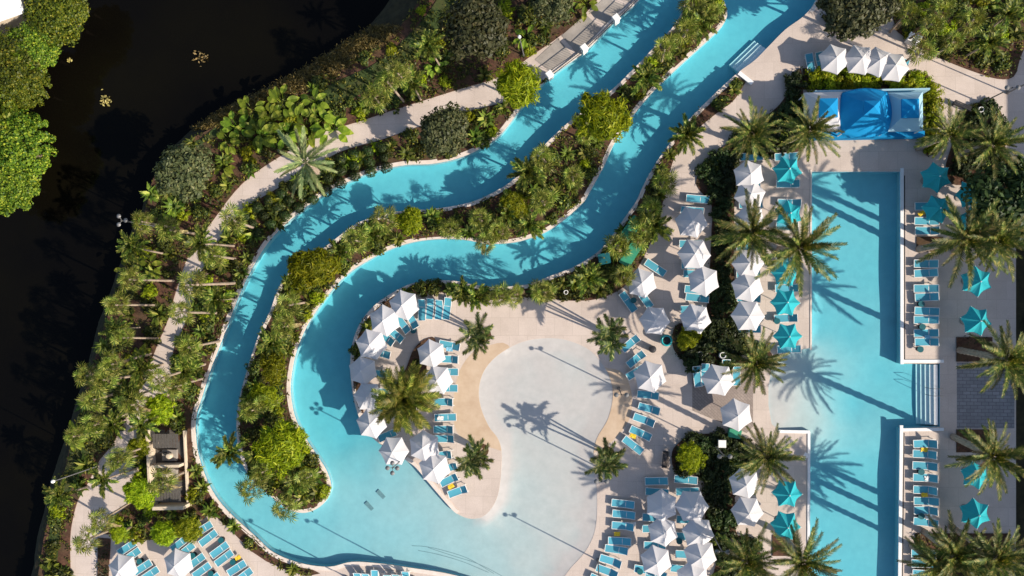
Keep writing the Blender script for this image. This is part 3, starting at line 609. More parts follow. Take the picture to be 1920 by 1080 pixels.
sabal([(207,673,6.5),(247,523,7),(267,417,6),(253,470,6.5),(217,617,5),(163,697,5),(227,573,6),(140,823,5),(213,790,5),(250,755,6),(187,967,5),(157,1020,5.5),(178,745,5),(118,930,4.5),(262,690,5),(195,715,5.5),(235,640,5.5),(180,790,5),(320,430,5),(245,740,5)], 'left of the west path')
sabal([(800,83,8),(743,127,7),(727,157,6),(768,162,6),(700,185,4.5)], 'above the north path')
sabal([(720,410,5),(667,450,5),(697,437,4.5),(840,427,4),(897,410,4),(913,455,3.5,.8),(547,567,5),(530,610,5),(513,640,4.5),(1247,97,4.5),(1213,147,4.5),(1300,10,4),(1330,20,4),(1313,43,4),(1287,53,4),(1020,293,4.5),(990,322,4.5),(1073,335,4),(1093,250,4),(1020,380,4),(993,420,3.8),(955,400,4),(500,757,4.5),(537,952,5),(577,900,5),(487,887,4.5),(427,843,5.5,1.1),(467,915,4.5),(640,470,4),(555,905,4.5),(475,770,4.5),(940,435,3.6)], 'on the planted peninsula')
sabal([(1103,520,4),(1173,520,3.8),(1020,548,3.8),(967,550,3.6),(1217,393,4),(1225,425,4),(1157,462,3.6),(870,548,3.6),(893,558,3.6),(940,556,3.6),(1245,345,3.6),(1200,440,3.6),(1285,255,3)], 'below the south channel')
sabal([(1745,40,5),(1730,92,4.5),(1820,40,5),(1850,80,4.5),(1895,30,5),(1770,15,4.5),(1708,25,4.5),(1790,80,4.5)], 'in the top right corner bed')
def dates(lst, where):
    def f(i, q): palm('date_palm', q[0], q[1], q[2], q[3], 'tall date palm %s, %s from the top' % (where, ordw(i)), 'palm tree', 'date palms ' + where, TR_D, DATE, (8, 12, 12, 6), 4)
    zone(lst, f)
dates([(1415,242,6,.85),(1425,680,6.5,.85),(1415,447,7.5,1.0),(1428,855,6.5,.85),(1400,1058,6.5,.95)], 'in the hedge bed left of the long pool')
dates([(1512,238,6,.85),(1505,457,7.5,1.08),(1512,1052,7.5,1.0)], 'overhanging the left edge of the long pool')
dates([(1800,456,7.5,1.12),(1885,668,7.5,1.0),(1872,850,7.5,1.0),(1800,1042,6.5,.95),(1862,1035,7,.95),(1762,1062,5.5,.85),(1872,458,7.5,.9)], 'on the right side of the long pool')
dates([(1780,252,6,.8),(1862,265,6,.88)], 'right of the blue cabana')
palm('lime_palm', 762, 748, 4.5, 1.12, 'dense yellow green palm on the parasol island', 'palm tree', None, TR_D, LIME, (16, 22, 24, 18))
palm('silver_palm', 567, 310, 4.5, 1.0, 'pale silvery palm with long fronds over the path', 'palm tree', None, TR_D, SILV, (5, 8, 7))
def cluster(px, py, h, label):
    c = W(px, py, h); r = empty('cluster_palm', (c.x, c.y, 0.0)); tag(r, label, 'palm tree', 'clustered palms round the beach')
    mb = MB(); mb.lathe([(0, .02), (.62, .02), (.62, .0)], 14); mb.build('tree_pit', M['mulch'], r)
    for k in range(4):
        a = k * 1.57 + rnd(-.3, .3); hh = h * rnd(.8, 1.12); e = .09 * rnd(.6, 1.4) if k else .02
        t = link('stem', TR_N, r, (.15 * math.cos(a), .15 * math.sin(a), 0), (0, e, a), (1, 1, hh)); top = Euler((0, e, a)).to_matrix() @ Vector((0, 0, hh)) + Vector((.15 * math.cos(a), .15 * math.sin(a), 0))
        for j in range(7): link('frond', DARKP[j % 3], r, top, (rnd(-.15, .15), rnd(-.1, .1), j * .9 + rnd(-.2, .2)), rnd(.75, 1.05))
cluster(897, 632, 4.2, 'clustered dark palm at the upper left of the white beach'); cluster(1145, 632, 4.4, 'clustered dark palm at the upper right of the white beach')
cluster(1142, 868, 4.2, 'clustered dark palm at the lower right of the white beach'); cluster(892, 862, 4.2, 'clustered dark palm near the lagoon island tip')

for px, py, h, r, l in ((340,320,5,2.6,'round grey green tree beside the creek'),(888,55,6,2.8,'grey green tree right of the north bank palms'),(828,246,4,2.2,'grey green tree between the north path and the river'),(1598,15,5,2.6,'dark round tree above the white parasol row'),(1038,8,3.5,1.8,'low grey green tree beside the globe lamp'),(1640,12,5,1.9,'small dark tree at the top edge right of the channel')):
    tree('broadleaf_tree', px, py, h, r, OAK, l, 'tree')
tree('broadleaf_tree', 1888, 372, 4.5, 3.2, DRK, 'wide dark tree at the right edge', 'tree')
for px, py, h, r, l in ((965,165,4,2.2,'yellow green bamboo clump at the end of the grey slabs'),(1132,218,4,2.3,'bright yellow green bamboo beside the north channel'),(590,505,3.6,2.3,'bright yellow bush at the left bend of the peninsula'),(512,692,3,1.5,'small yellow green bush in the narrow left peninsula'),(528,838,4,2.3,'yellow green tree at the lower peninsula'),(292,770,3.6,1.5,'yellow green bush above the pump enclosure'),(262,925,3.2,1.5,'yellow green bush below the pump enclosure'),(352,988,2.6,1.3,'yellow bush at the corner of the lounger terrace'),(305,1006,2.4,1.2,'yellow bush above the lower left parasols'),(775,412,2.8,1.3,'upright yellow bush in the middle peninsula'),(498,745,3,1.5,'yellow bush at the peninsula waist'),(965,385,2.6,1.2,'yellow bush in the right half of the peninsula'),(1295,858,2,1.25,'round yellow bush in the lower deck bed'),(1290,632,1.8,1.2,'round golden bush beside the turquoise urn'),(222,1000,2.4,.9,'golden flowering bush beside the lower path'),(258,835,2.6,1.1,'lime bush left of the pump enclosure')):
    tree('bamboo_clump', px, py, h, r, YEL, l, 'bush')
for px, py, h, r, l in ((105,28,2.0,3.1,'broad green tree at the top of the far bank'),(8,120,2.0,3.6,'green tree at the left edge above the far bank gap'),(42,160,2.0,2.3,'smaller green tree in the middle of the far bank'),(32,282,2.0,3.6,'wide green tree low on the far bank'),(10,345,2.0,3.0,'lowest green tree on the far bank'),(-30,230,2.0,4.3,'green tree at the left edge of the far bank'),(122,-5,2.0,2.0,'small green tree at the top edge by the creek'),(55,88,2.0,2.6,'green tree just below the white shed roof')):
    tree('broadleaf_tree', px, py, h, r, BRI, l, 'tree', z0=-1.3)

# shrubs, one by one in each bed
def inset_ok(P, pts, d):
    A = np.array(P); return np.min(np.linalg.norm(A[None] - pts[:, None], axis=2), axis=1) > d
def spots(P, n, md, edge=.35, outs=()):
    A = np.array(resample(P + P[:1], max(60, len(P) * 2))); mn, mx = A.min(0), A.max(0); out = []
    tries = NR.uniform(mn, mx, (n * 40, 2)); ok = inpoly(tries, P)
    for o in outs: ok &= ~inpoly(tries, o)
    ok &= (tries[:, 1] < W2((960, -70))[1]) & (tries[:, 1] > W2((960, 1120))[1]); tries = tries[ok]; tries = tries[inset_ok(A, tries, edge)]
    for t in tries:
        if len(out) >= n: break
        if all((t[0]-o[0])**2 + (t[1]-o[1])**2 > md*md for o in out): out.append(t)
    return out
PH = {'riverside':'between the west path and the river','creekside':'between the creek and the west path','peninsula':'on the planted peninsula','channel_edge':'between the south channel and the deck','hedge':'in the hedge bed left of the long pool','cabana_front':'above the blue cabana','top':'at the top edge right of the channel','corner':'in the top right corner bed','round':'in the round bed right of the cabana','lower':'in the lower deck bed','island':'in the parasol island bed','east_hedge':'along the dark right edge'}
ENC = WP([(282,800),(362,795),(368,955),(300,955)])
SH = {'riverside':'west of the river','creekside':'along the creek','peninsula':'on the peninsula','channel_edge':'below the south channel','hedge':'in the pool hedge','cabana_front':'above the cabana','top':'at the top edge','corner':'in the corner bed','round':'in the round bed','lower':'in the lower bed','island':'on the parasol island','east_hedge':'at the right edge'}
LM = [(W2(q[:2]), q[2]) for q in ((982,104,'the globe lamp'),(290,424,'the triple lamp'),(180,875,'the tall creek lamp'),(567,310,'the silvery palm'),(322,875,'the pump enclosure'),(1070,110,'the white pillars'),(590,505,'the big yellow bush'),(585,950,'the peninsula tip'),(1408,112,'the channel steps'),(1182,455,'the emerald boxes'),(1249,638,'the turquoise urn'),(1620,220,'the cabana middle'),(1310,0,'the peninsula top'),(1745,40,'the top corner palms'),(1900,60,'the top right corner'),(1354,832,'the white box'),(330,1010,'the lower left terrace'),(440,600,'the river bend'),(340,320,'the round grey tree'),(1132,218,'the channel bamboo'),(775,412,'the upright yellow bush'),(1940,400,'the right edge'),(1061,548,'the small white urn'),(780,560,'the island parasols'),(1400,240,'the leftmost date palm'),(1390,450,'the white parasol column'),(1340,1050,'the twin bed lamp'),(1290,858,'the round yellow bush'),(500,745,'the peninsula waist'),(960,385,'the small yellow bush'),(720,150,'the north bank palms'),(140,1040,'the lower left corner'),(1860,265,'the cabana side palms'),(1950,900,'the lower right corner'))]
def scatter(bed, kind, n, md, smin, smax, edge=.35):
    nm, ms, adj, cat = {'broad':('leafy_shrub',BROAD,'leafy green shrub','shrub'),'lime':('lime_shrub',BROADY,'yellow green shrub','shrub'),'dark':('dark_shrub',BROADD,'dark green shrub','shrub'),'tuft':('palmetto',TUFT,'low spiky palmetto','palmetto'),'ball':('clipped_shrub',BALL,'small round shrub','shrub'),'paddle':('paddle_plant',PADD,'paddle leaved plant','plant')}[kind]
    by = {}
    for x, y in spots(BEDS[bed], n, md, edge, [ENC, lawn]):
        d = [math.hypot(x - q[0][0], y - q[0][1]) for q in LM]; i = int(np.argmin(d)); by.setdefault(i, []).append((d[i], x, y))
    for i, l in by.items():
        for r_, (dd, x, y) in enumerate(sorted(l)):
            s = rnd(smin, smax); o = link(nm, random.choice(ms), None, (x, y, .08 + (s * .25 if kind in ('broad','lime','dark') else 0)), (0, 0, rnd(0, 6.28)), s)
            tag(o, '%s %s, %s nearest %s' % (adj, SH[bed], ordw(r_ + 1), LM[i][1]), cat, '%ss %s' % (adj, PH[bed]))
for b, k, n, md, a, c in (('riverside','broad',60,1.4,.5,.95),('riverside','tuft',45,1.4,.8,1.2),('riverside','lime',22,2.0,.5,.9),('creekside','broad',60,1.6,.5,1.0),('creekside','tuft',45,1.5,.8,1.3),('creekside','lime',22,2.2,.5,.9),('creekside','paddle',14,2.0,.8,1.2),
    ('peninsula','broad',60,1.3,.5,.85),('peninsula','tuft',60,1.3,.7,1.1),('peninsula','lime',26,2.0,.5,.8),('channel_edge','broad',45,1.1,.45,.8),('channel_edge','tuft',45,1.0,.7,1.1),
    ('hedge','dark',70,.9,.6,1.0),('hedge','broad',16,1.5,.5,.8),('cabana_front','lime',24,.7,.8,1.15),('cabana_front','broad',10,.9,.4,.6),('top','dark',14,1.1,.6,1.0),('corner','broad',28,1.3,.6,1.0),('corner','lime',16,1.6,.5,.9),('corner','tuft',14,1.3,.8,1.2),('round','dark',26,1.1,.5,.9),('round','broad',10,1.3,.4,.7),('lower','dark',40,.9,.6,1.0),('lower','broad',10,1.3,.4,.7),('island','broad',6,1.0,.35,.5),('east_hedge','dark',40,1.2,.8,1.2)):
    scatter(b, k, n, md, a, c)
for i, (px, py) in enumerate(((440,238),(468,205),(505,222),(525,192),(552,225),(588,188),(602,218),(622,240),(486,248),(538,250),(575,245),(425,262))):
    c = W(px, py, .9); r = link('paddle_plant', PADD[i % 3], None, (c.x, c.y, .08), (0, 0, rnd(0, 6)), rnd(1.1, 1.4)); tag(r, 'big bright paddle leaved plant beside the north path, %s from the left' % ordw(sorted([440,468,505,525,552,588,602,622,486,538,575,425]).index(px) + 1), 'plant', 'paddle plants beside the north path')
rows = [offset([W2(p) for p in path_r[15:30]], .75 + .95 * k, False) for k in range(3)]
for k, line in enumerate(rows):
    for ii, (x, y) in enumerate(resample(line, 12 - k)):
        r = link('clipped_shrub', BALL[k % 2], None, (x, y, .05), (0, 0, rnd(0, 6)), (rnd(.5, .6), rnd(.5, .6), .55)); tag(r, 'round clipped shrub in the %s row below the north path, %s from the right' % (ordw(k + 1), ordw(ii + 1)), 'shrub', 'clipped shrubs below the north path')

# ground cover: leaves nobody could count
def cover(bed, dens, size, mat, hmax=.28, tall=0.0):
    P = np.array(BEDS[bed]); mn, mx = P.min(0), P.max(0); n = int(np.prod(mx - mn) * dens); C = NR.uniform(mn, mx, (n, 2)); ok = inpoly(C, BEDS[bed])
    for o in (lag, pool) if bed in ('riverside', 'channel_edge') else (): ok &= ~inpoly(C, o)
    if bed in ('riverside',): ok &= ~inpoly(C, ENC)
    f = np.sin(C[:, 0] * .9 + 1.3) * np.sin(C[:, 1] * 1.1) + .6 * np.sin(C[:, 0] * 2.3 + C[:, 1] * 1.7); ok &= (f > -.45 + NR.normal(0, .35, n)); C = C[ok]
    C = np.repeat(C, 7, axis=0); k = len(C); C3 = np.c_[C + NR.normal(0, .13, (k, 2)), .08 + NR.uniform(0, hmax, k)]
    o = link('ground_cover', leaves('ground_cover', C3, np.tile([0, 0, .7], (k, 1)) + NR.normal(0, .3, (k, 3)), size, mat, .4, 5)); tag(o, 'low leafy ground cover over the mulch ' + PH.get(bed, 'in a small deck bed'), 'ground cover', None, 'stuff')
for b, d, s, mt in (('riverside',9,.14,'shrub'),('creekside',8,.15,'shrub'),('peninsula',10,.13,'shrub'),('channel_edge',8,.10,'shrub'),('hedge',6,.11,'dshrub'),('cabana_front',6,.10,'shrub'),('top',6,.11,'dshrub'),('corner',7,.12,'shrub'),('round',3,.10,'dshrub'),('lower',5,.11,'dshrub'),('terrace_edge',8,.12,'dshrub'),('square2',8,.12,'shrub'),('square0',2,.10,'dshrub'),('square1',2,.10,'dshrub')):
    cover(b, d, s, M[mt])

R_ = np.random.RandomState(77); C = []; 
ta, tb = np.array(btop), np.array(ccreek); ii = R_.choice(np.r_[8:24, 8:24, 8:24, 62:76], 2600); u = R_.uniform(0, 1, (2600, 1)); s_ = R_.uniform(-.1, .95, (2600, 1))
P0 = (ta[ii] * (1 - u) + ta[ii + 1] * u); P1 = (tb[ii] * (1 - u) + tb[ii + 1] * u); Q = P0 + (P1 - P0) * s_; zq = np.interp(s_[:, 0], [0, .35, .75, 1], [0, -.35, -1.1, -1.7])
Q = np.repeat(np.c_[Q, zq], 6, axis=0) + R_.normal(0, .16, (15600, 3)) * np.array([1, 1, .5]) + np.array([0, 0, .22])
o = link('dry_reeds', leaves('dry_reeds', Q, np.tile([0, 0, .3], (len(Q), 1)), .2, M['reed'], .16, 9)); tag(o, 'dry golden reeds along the creek bank', 'reeds', None, 'stuff')
# ------------------------------------------------------------------ sun loungers
def box_mesh(name, parts, mat):
    mb = MB()
    for c, d, ry in parts: mb.box(c, d, 0, 0, 1.0, ry)
    return mb.mesh(name, mat)
LA = .62; LB = .74
def sling_mesh(name, x0, x1, w, z, sag, mat, n=5):
    mb = MB(); V = []; F = []
    for i in range(n + 1):
        for j in range(4):
            u, v = i / n, j / 3; V.append((x0 + (x1 - x0) * u, (v - .5) * w, z - sag * math.sin(math.pi * v) * .8))
    for i in range(n):
        for j in range(3): a = i * 4 + j; F.append((a, a + 4, a + 5, a + 1))
    k = len(V); V += [(x, y, zz - .012) for x, y, zz in V]; F += [tuple(q + k for q in reversed(f)) for f in F]
    mb.add(V, F); return mb.mesh(name, mat)
L_SEAT = sling_mesh('lounger_seat', -1.0, .22, .60, .345, .02, M['sling'])
L_BACK = sling_mesh('lounger_back', 0.0, LB, .60, .0, .02, M['sling'])
L_FRAME = box_mesh('lounger_frame', [((-.39, .325, .34), (1.26, .04, .05), 0), ((-.39, -.325, .34), (1.26, .04, .05), 0), ((-1.0, 0, .34), (.04, .69, .05), 0), ((.22, 0, .315), (.04, .61, .04), 0), ((.55, .325, .30), (.62, .035, .04), 0), ((.55, -.325, .30), (.62, .035, .04), 0)], M['white'])
L_BFRAME = box_mesh('lounger_back_frame', [((LB/2, .325, .0), (LB, .04, .04), 0), ((LB/2, -.325, .0), (LB, .04, .04), 0), ((LB, 0, 0), (.04, .69, .04), 0)], M['white'])
L_LEG = box_mesh('lounger_leg', [((0, 0, .16), (.045, .045, .32), 0)], M['white'])
T_FLAT = sling_mesh('towel_flat', -.55, .15, .5, .362, .0, M['towel_y'])
NL = [0]
def lounger(px, py, ang, label, group, back=None):
    c = W(px, py, .3); a = math.radians(ang + rnd(-3.5, 3.5)); r = empty('sun_lounger', (c.x + rnd(-.07, .07), c.y + rnd(-.04, .04), .008), a); tag(r, label, 'sun lounger', group)
    b = math.radians(random.choice((8, 25, 32, 38, 45, 52))) if back is None else math.radians(back)
    link('seat', L_SEAT, r); link('frame', L_FRAME, r)
    bk = link('backrest', L_BACK, r, (.24, 0, .35), (0, -b, 0)); link('back_frame', L_BFRAME, bk, (0, 0, -.01))
    for x in (-.85, .72):
        for y in (-.31, .31): link('leg', L_LEG, r, (x, y, 0), None, (1, 1, .98 if x < 0 else .9))
    NL[0] += 1; return r
def row(lst, where, start='from the top'):
    for i, q in enumerate(lst): lounger(q[0], q[1], q[2], 'turquoise sun lounger %s, %s %s' % (where, ordw(i + 1), start), 'loungers ' + where, q[3] if len(q) > 3 else None)
row([(1737,y,0) for y in (387,415,432,495,512,541,557,583,600,624,641)], 'along the upper right edge of the long pool')
row([(1735,y,0) for y in (831,852,874,896,918,940,957,979)] + [(1733,1038,0),(1733,1056,0),(1733,1075,0)], 'along the lower right edge of the long pool')
row([(1521,122,104),(1538,118,104)], 'left of the top white parasol row', 'from the left')
row([(1692,132,70)], 'right of the top white parasol row')
row([(1409,294,0,8),(1405,345,0),(1407,384,0),(1405,430,0),(1404,462,0),(1403,513,0),(1403,560,0),(1404,577,0),(1406,617,0)], 'under the white parasols left of the long pool')
row([(1476,294,0,8),(1478,345,0),(1480,380,0),(1478,425,0),(1476,490,0),(1474,540,0),(1474,596,0),(1480,655,0)], 'under the teal parasols left of the long pool')
row([(1307,374,-8,8),(1297,396,-6,12),(1296,457,0),(1300,497,-4),(1303,513,-5),(1306,543,-4,10),(1307,559,-4,10),(1298,580,0)], 'in the right column of the west deck')
row([(1230,503,-35),(1178,565,125,10),(1208,558,125)], 'in the left group of the west deck', 'from the top')
row([(1182,643,40),(1195,671,40),(1194,696,30),(1216,741,-3),(1217,766,-12),(1210,788,-22),(1203,812,-22),(1188,835,-36)], 'in the arc right of the beach circle')
row([(1306,703,95),(1322,700,92),(1361,693,90),(1382,702,90)], 'upright on the brown pavers', 'from the left')
row([(1169,944,-2,12),(1170,964,-2,12),(1168,986,-4),(1161,1015,-4,10),(1156,1031,-8),(1145,1052,-14),(1138,1070,-16),(1128,1088,-18)], 'along the lower right beach edge')
row([(1230,901,0,8),(1231,923,0,8),(1226,970,0),(1226,990,0),(1230,1022,0),(1210,1068,-10),(1232,1075,-8)], 'in the left column of the lower deck')
row([(1287,899,0,8),(1289,921,0,8),(1290,975,0),(1288,1005,0),(1287,1040,0),(1280,1066,-8,10)], 'in the right column of the lower deck')
row([(791,580,88),(806,578,84),(824,578,86),(839,579,86)], 'at the top of the parasol island', 'from the left')
row([(755,608,-50),(772,600,-60),(726,635,-35),(743,629,-35),(716,662,-15),(715,700,-5),(712,735,0),(718,770,5),(728,815,20)], 'beside the west parasols of the island')
row([(843,648,-8),(843,673,-4),(839,697,0),(838,728,0),(836,754,0),(836,783,0),(833,805,0),(833,823,0),(834,852,6),(846,876,20),(846,898,28),(860,921,18)], 'along the beach side of the island')
A9 = 35
row([(383,992,A9,6),(392,1009,A9,6),(413,1031,A9,6),(421,1046,A9,6),(446,1064,A9,6),(456,1080,A9,6)], 'in the right row of the lower left terrace')
row([(338,1018,A9,6),(349,1032,A9,6),(369,1053,A9,6),(379,1069,A9,6),(395,1088,A9,6)], 'in the middle row of the lower left terrace')
row([(238,1027,A9,6),(247,1041,A9,6),(269,1063,A9,6),(283,1077,A9,6)], 'in the left row of the lower left terrace')
row([(x,1088,90) for x in (672,688,704,728,744,760)], 'at the bottom edge below the lagoon', 'from the left')

# ------------------------------------------------------------------ parasols
def panel_mesh(name, R0, zr, za, mat, scal, nseg=6, sag=.09):
    mb = MB(); w = math.pi / nseg; V = []; F = []; n = 4
    for i in range(n + 1):
        u = i / n
        for j in range(5):
            v = j / 4 * 2 - 1; a = v * w; r = R0 * u * math.cos(w) / math.cos(a) * (1 - scal * (1 - v * v) * u)
            V.append((r * math.cos(a), r * math.sin(a), za + (zr - za) * u - sag * math.sin(math.pi * u) * (1 - v * v) * .9 - .45 * sag * u * (1 - v * v) + .05 * math.sin(math.pi * u)))
    for i in range(n):
        for j in range(4): a = i * 5 + j; F.append((a, a + 5, a + 6, a + 1))
    for j in range(4):                                          # hanging valance
        a = n * 5 + j; k = len(V); V += [(V[a][0]*1.005, V[a][1]*1.005, V[a][2] - .12), (V[a+1][0]*1.005, V[a+1][1]*1.005, V[a+1][2] - .12)]; F.append((a, k, k + 1, a + 1))
    mb.add(V, F); return mb.mesh(name, mat)
P_W = panel_mesh('canopy_panel_white', 1.40, 2.08, 2.80, M['fwhite'], .05, sag=.02)
P_T = panel_mesh('canopy_panel_teal', 1.28, 2.05, 2.85, M['fteal'], .17, sag=.07)
P_POLE = MB().tube([(0, 0, 0), (0, 0, 2.6)], .032, 8).mesh('pole', M['metal'])
P_FIN = MB().lathe([(.0, 2.92), (.05, 2.86), (.06, 2.78), (.03, 2.7), (.03, 2.6)], 8).mesh('finial', M['white'])
P_BASE = MB().lathe([(0, .10), (.05, .10), (.28, .07), (.33, .03), (.33, 0)], 14).mesh('parasol_base', M['concrete'])
P_RIB = MB().tube([(0, 0, 2.62), (1.3, 0, 2.12)], .014, 4).mesh('rib', M['white'])
def parasol(px, py, kind, label, group, rz=None, s=1.0):
    c = W(px, py, 2.35); r = empty('parasol', (c.x, c.y, .012), rnd(0, 1.047) if rz is None else math.radians(rz), s * rnd(.95, 1.04)); r.rotation_euler.x = rnd(-.035, .035); r.rotation_euler.y = rnd(-.035, .035); tag(r, label, 'parasol', group)
    for k in range(6):
        link('canopy_panel', P_W if kind == 'w' else P_T, r, None, (0, 0, k * math.pi / 3)); link('rib', P_RIB, r, (0, 0, -.06), (0, 0, (k + .5) * math.pi / 3))
    link('pole', P_POLE, r); link('finial', P_FIN, r, (0, 0, -.03 if kind == 'w' else 0.03)); link('base', P_BASE, r)
    return r
def prow(lst, kind, where, start='from the top'):
    col = 'white' if kind == 'w' else 'teal'
    for i, q in enumerate(lst): parasol(q[0], q[1], kind, '%s hexagonal parasol %s, %s %s' % (col, where, ordw(i + 1), start), '%s parasols %s' % (col, where), q[2] if len(q) > 2 else None)
prow([(1565,109,12),(1613,110,20),(1648,115,5),(1677,125,22)], 'w', 'in the row above the blue cabana', 'from the left')
prow([(1404,327,10),(1409,364,40),(1406,412,15),(1404,494,30),(1402,540,15),(1404,591,28)], 'w', 'in the column left of the long pool')
prow([(1477,320,20),(1481,402,5),(1474,512,25),(1473,568,28),(1480,630,30)], 't', 'beside the left edge of the long pool')
prow([(1297,417,20),(1304,477,25),(1321,526,8),(1304,597,18)], 'w', 'in the right column of the west deck')
prow([(1204,530,12),(1228,603,25)], 'w', 'in the left group of the west deck')
prow([(1347,714,22),(1380,780,8)], 'w', 'on the brown pavers')
prow([(1220,708,15)], 'w', 'beside the arc of loungers at the beach')
prow([(1242,950,0),(1242,998,10),(1230,1053,12)], 'w', 'in the left column of the lower deck')
prow([(1298,951,30),(1308,1000,20),(1314,1042,15),(1298,1084,8)], 'w', 'in the right column of the lower deck')
prow([(1398,908,14),(1402,960,25)], 'w', 'beside the lower deck bed')
prow([(1476,927,28),(1473,988,24)], 't', 'beside the lower left edge of the long pool')
prow([(1756,331,8),(1762,392,20),(1822,364,30),(1830,412,10),(1835,526,5),(1832,603,18)], 't', 'right of the upper long pool')
prow([(1835,893,12),(1833,966,5)], 't', 'right of the lower long pool')
prow([(758,573,15),(720,600,8),(694,646,20),(678,697,10),(688,745,25),(694,796,18),(737,847,30)], 'w', 'along the west rim of the parasol island')
prow([(807,664,10),(820,712,22),(796,838,5),(813,879,15)], 'w', 'on the beach side of the parasol island')
prow([(228,1068,20),(333,1057,12)], 'w', 'on the lower left terrace', 'from the left')

# small tables, towels
TT = MB().lathe([(0, .48), (.27, .48), (.27, .45), (0, .45)], 14).mesh('table_top', M['teal_dark']); TL = MB().lathe([(.05, .45), (.04, .06), (.2, .03), (.2, 0)], 10).mesh('table_leg', M['dark'])
for i, (px, py, l) in enumerate(((361,1042,'behind the right terrace parasol'),(261,1053,'beside the left terrace parasol'),(414,1013,'between the right terrace loungers'),(395,1076,'at the bottom of the middle terrace row'),(436,1054,'between the right terrace loungers near the bottom'),(1728,570,'between upper pool loungers near their middle'),(1730,613,'between upper pool loungers near the steps'),(1726,655,'below the last upper pool lounger'),(1728,885,'between lower pool loungers near the top'),(1728,968,'between lower pool loungers near the bottom'),(1188,563,'beside the left parasol of the west deck'),(1222,655,'near the turquoise urn'),(1200,1072,'beside the lower left deck parasol'),(1274,1015,'between the lower deck parasol columns'),(775,620,'among the island loungers'),(1457,602,'beside the teal parasols'))):
    c = W(px, py, .48); r = empty('side_table', (c.x, c.y, .008)); tag(r, 'small round dark table ' + l, 'side table', 'side tables'); link('table_top', TT, r); link('leg', TL, r)
def towel(px, py, ang, mat, label, w=.36, l=.55, z=.372):
    mb = MB(); V = []; F = []
    for i in range(6):
        for j in range(5): V.append(((i/5-.5)*l + rnd(-.04,.04), (j/4-.5)*w + rnd(-.04,.04), rnd(0, .05)))
    for i in range(5):
        for j in range(4): a = i*5+j; F.append((a, a+5, a+6, a+1))
    k = len(V); V += [(x, y, z2 - .02) for x, y, z2 in V]; F += [tuple(q + k for q in reversed(f)) for f in F]
    c = W(px, py, .36); o = mb.add(V, F).build('towel', mat, None, loc=(c.x, c.y, z), rot=(0, 0, math.radians(ang))); tag(o, label, 'towel')
for px, py, a, mt, l in ((1733,843,0,'towel_y','yellow towel near the top of the lower pool loungers'),(1733,928,5,'towel_y','yellow towel halfway down the lower pool loungers'),(1728,400,20,'towel_y','yellow towel beside the upper right pool loungers'),(846,912,30,'towel_y','yellow towel near the island tip'),(446,1046,35,'towel_y','yellow towel on the lower left terrace'),(1187,817,-20,'towel_y','pale yellow towel in the arc of loungers by the beach'),(1157,1001,0,'towel_y','small yellow towel beside the lower beach edge'),(1740,897,0,'towel_w','white towel on a lower pool lounger'),(1742,970,10,'towel_w','white towel near the bottom pool loungers'),(826,784,0,'towel_w','white towel on the beach side of the island'),(1510,855,60,'towel_w','crumpled white towel at the lower left pool edge'),(1186,983,5,'towel_w','white towel beside the lower beach loungers'),(1740,632,0,'towel_b','pale blue towel on an upper pool lounger'),(843,655,0,'towel_b','pale blue towel at the top of the island beach side')):
    towel(px, py, a, M[mt], l)

# ------------------------------------------------------------------ blue cabana: three tented roofs on posts over a bar
cb = empty('pool_cabana', (*W2((1620,220)), 0)); tag(cb, 'blue and white pool cabana with three tented roofs', 'cabana'); CBL = cb.location
def tent(x0, y0, x1, y1, ze, zt, mat, capmat, capr, name, zc=.5, bulge=0.0):
    a, b = W(x0, y1, ze) - CBL, W(x1, y0, ze) - CBL; cx, cy = (a.x + b.x)/2, (a.y + b.y)/2; mb = MB(); n = 10; pts = [(a.x, a.y), (b.x, a.y), (b.x, b.y), (a.x, b.y)]
    for k in range(4):
        p, q = Vector(pts[k]), Vector(pts[(k+1) % 4]); V = []; F = []
        for i in range(n + 1):
            u = i / n
            for j in range(n + 1):
                v = j / n; e = p.lerp(q, v); out = (e - Vector((cx, cy))); e = e + out.normalized() * bulge * math.sin(math.pi * v); m_ = Vector((cx, cy)) + (e - Vector((cx, cy))) * (capr + (1 - capr) * u)
                V.append((m_.x, m_.y, ze + (zt - ze) * (1 - u) ** 1.35))
        for i in range(n):
            for j in range(n): s = i * (n + 1) + j; F.append((s, s + n + 1, s + n + 2, s + 1))
        for j in range(n):
            s = n * (n + 1) + j; z = len(V); V += [(V[s][0], V[s][1], ze - .3), (V[s+1][0], V[s+1][1], ze - .3)]; F.append((s, z, z + 1, s + 1))
        mb.add(V, F)
    t = mb.build('tent_roof', mat, cb, True); tag(t, name)
    c = MB(); hx, hy = (b.x - a.x)/2 * capr * 1.15, (b.y - a.y)/2 * capr * 1.15; V = [(cx-hx, cy-hy, zt+.12), (cx+hx, cy-hy, zt+.12), (cx+hx, cy+hy, zt+.12), (cx-hx, cy+hy, zt+.12), (cx, cy, zt + zc), (cx-hx, cy-hy, zt-.06), (cx+hx, cy-hy, zt-.06), (cx+hx, cy+hy, zt-.06), (cx-hx, cy+hy, zt-.06)]
    c.add(V, [(0,1,4),(1,2,4),(2,3,4),(3,0,4),(5,6,1,0),(6,7,2,1),(7,8,3,2),(8,5,0,3)]).build('vent_cap', capmat, t)
    for p in pts:
        q = Vector(p).lerp(Vector((cx, cy)), .06); MB().tube([(q.x, q.y, 0), (q.x, q.y, ze - .02)], .06, 8).build('post', M['white'], cb)
tent(1509,172,1580,246,2.5,3.7,M['fwhite'],M['fblue'],.42,'white tented roof at the left')
tent(1664,172,1730,246,2.5,3.5,M['fpale'],M['fblue'],.42,'white tented roof at the right, tinted pale blue for shade')
tent(1580,172,1664,250,2.75,4.3,M['fblue'],M['fblue'],.30,'deep blue tented roof in the middle',.6,.35)
a, b = W(1512,264) - CBL, W(1726,176) - CBL
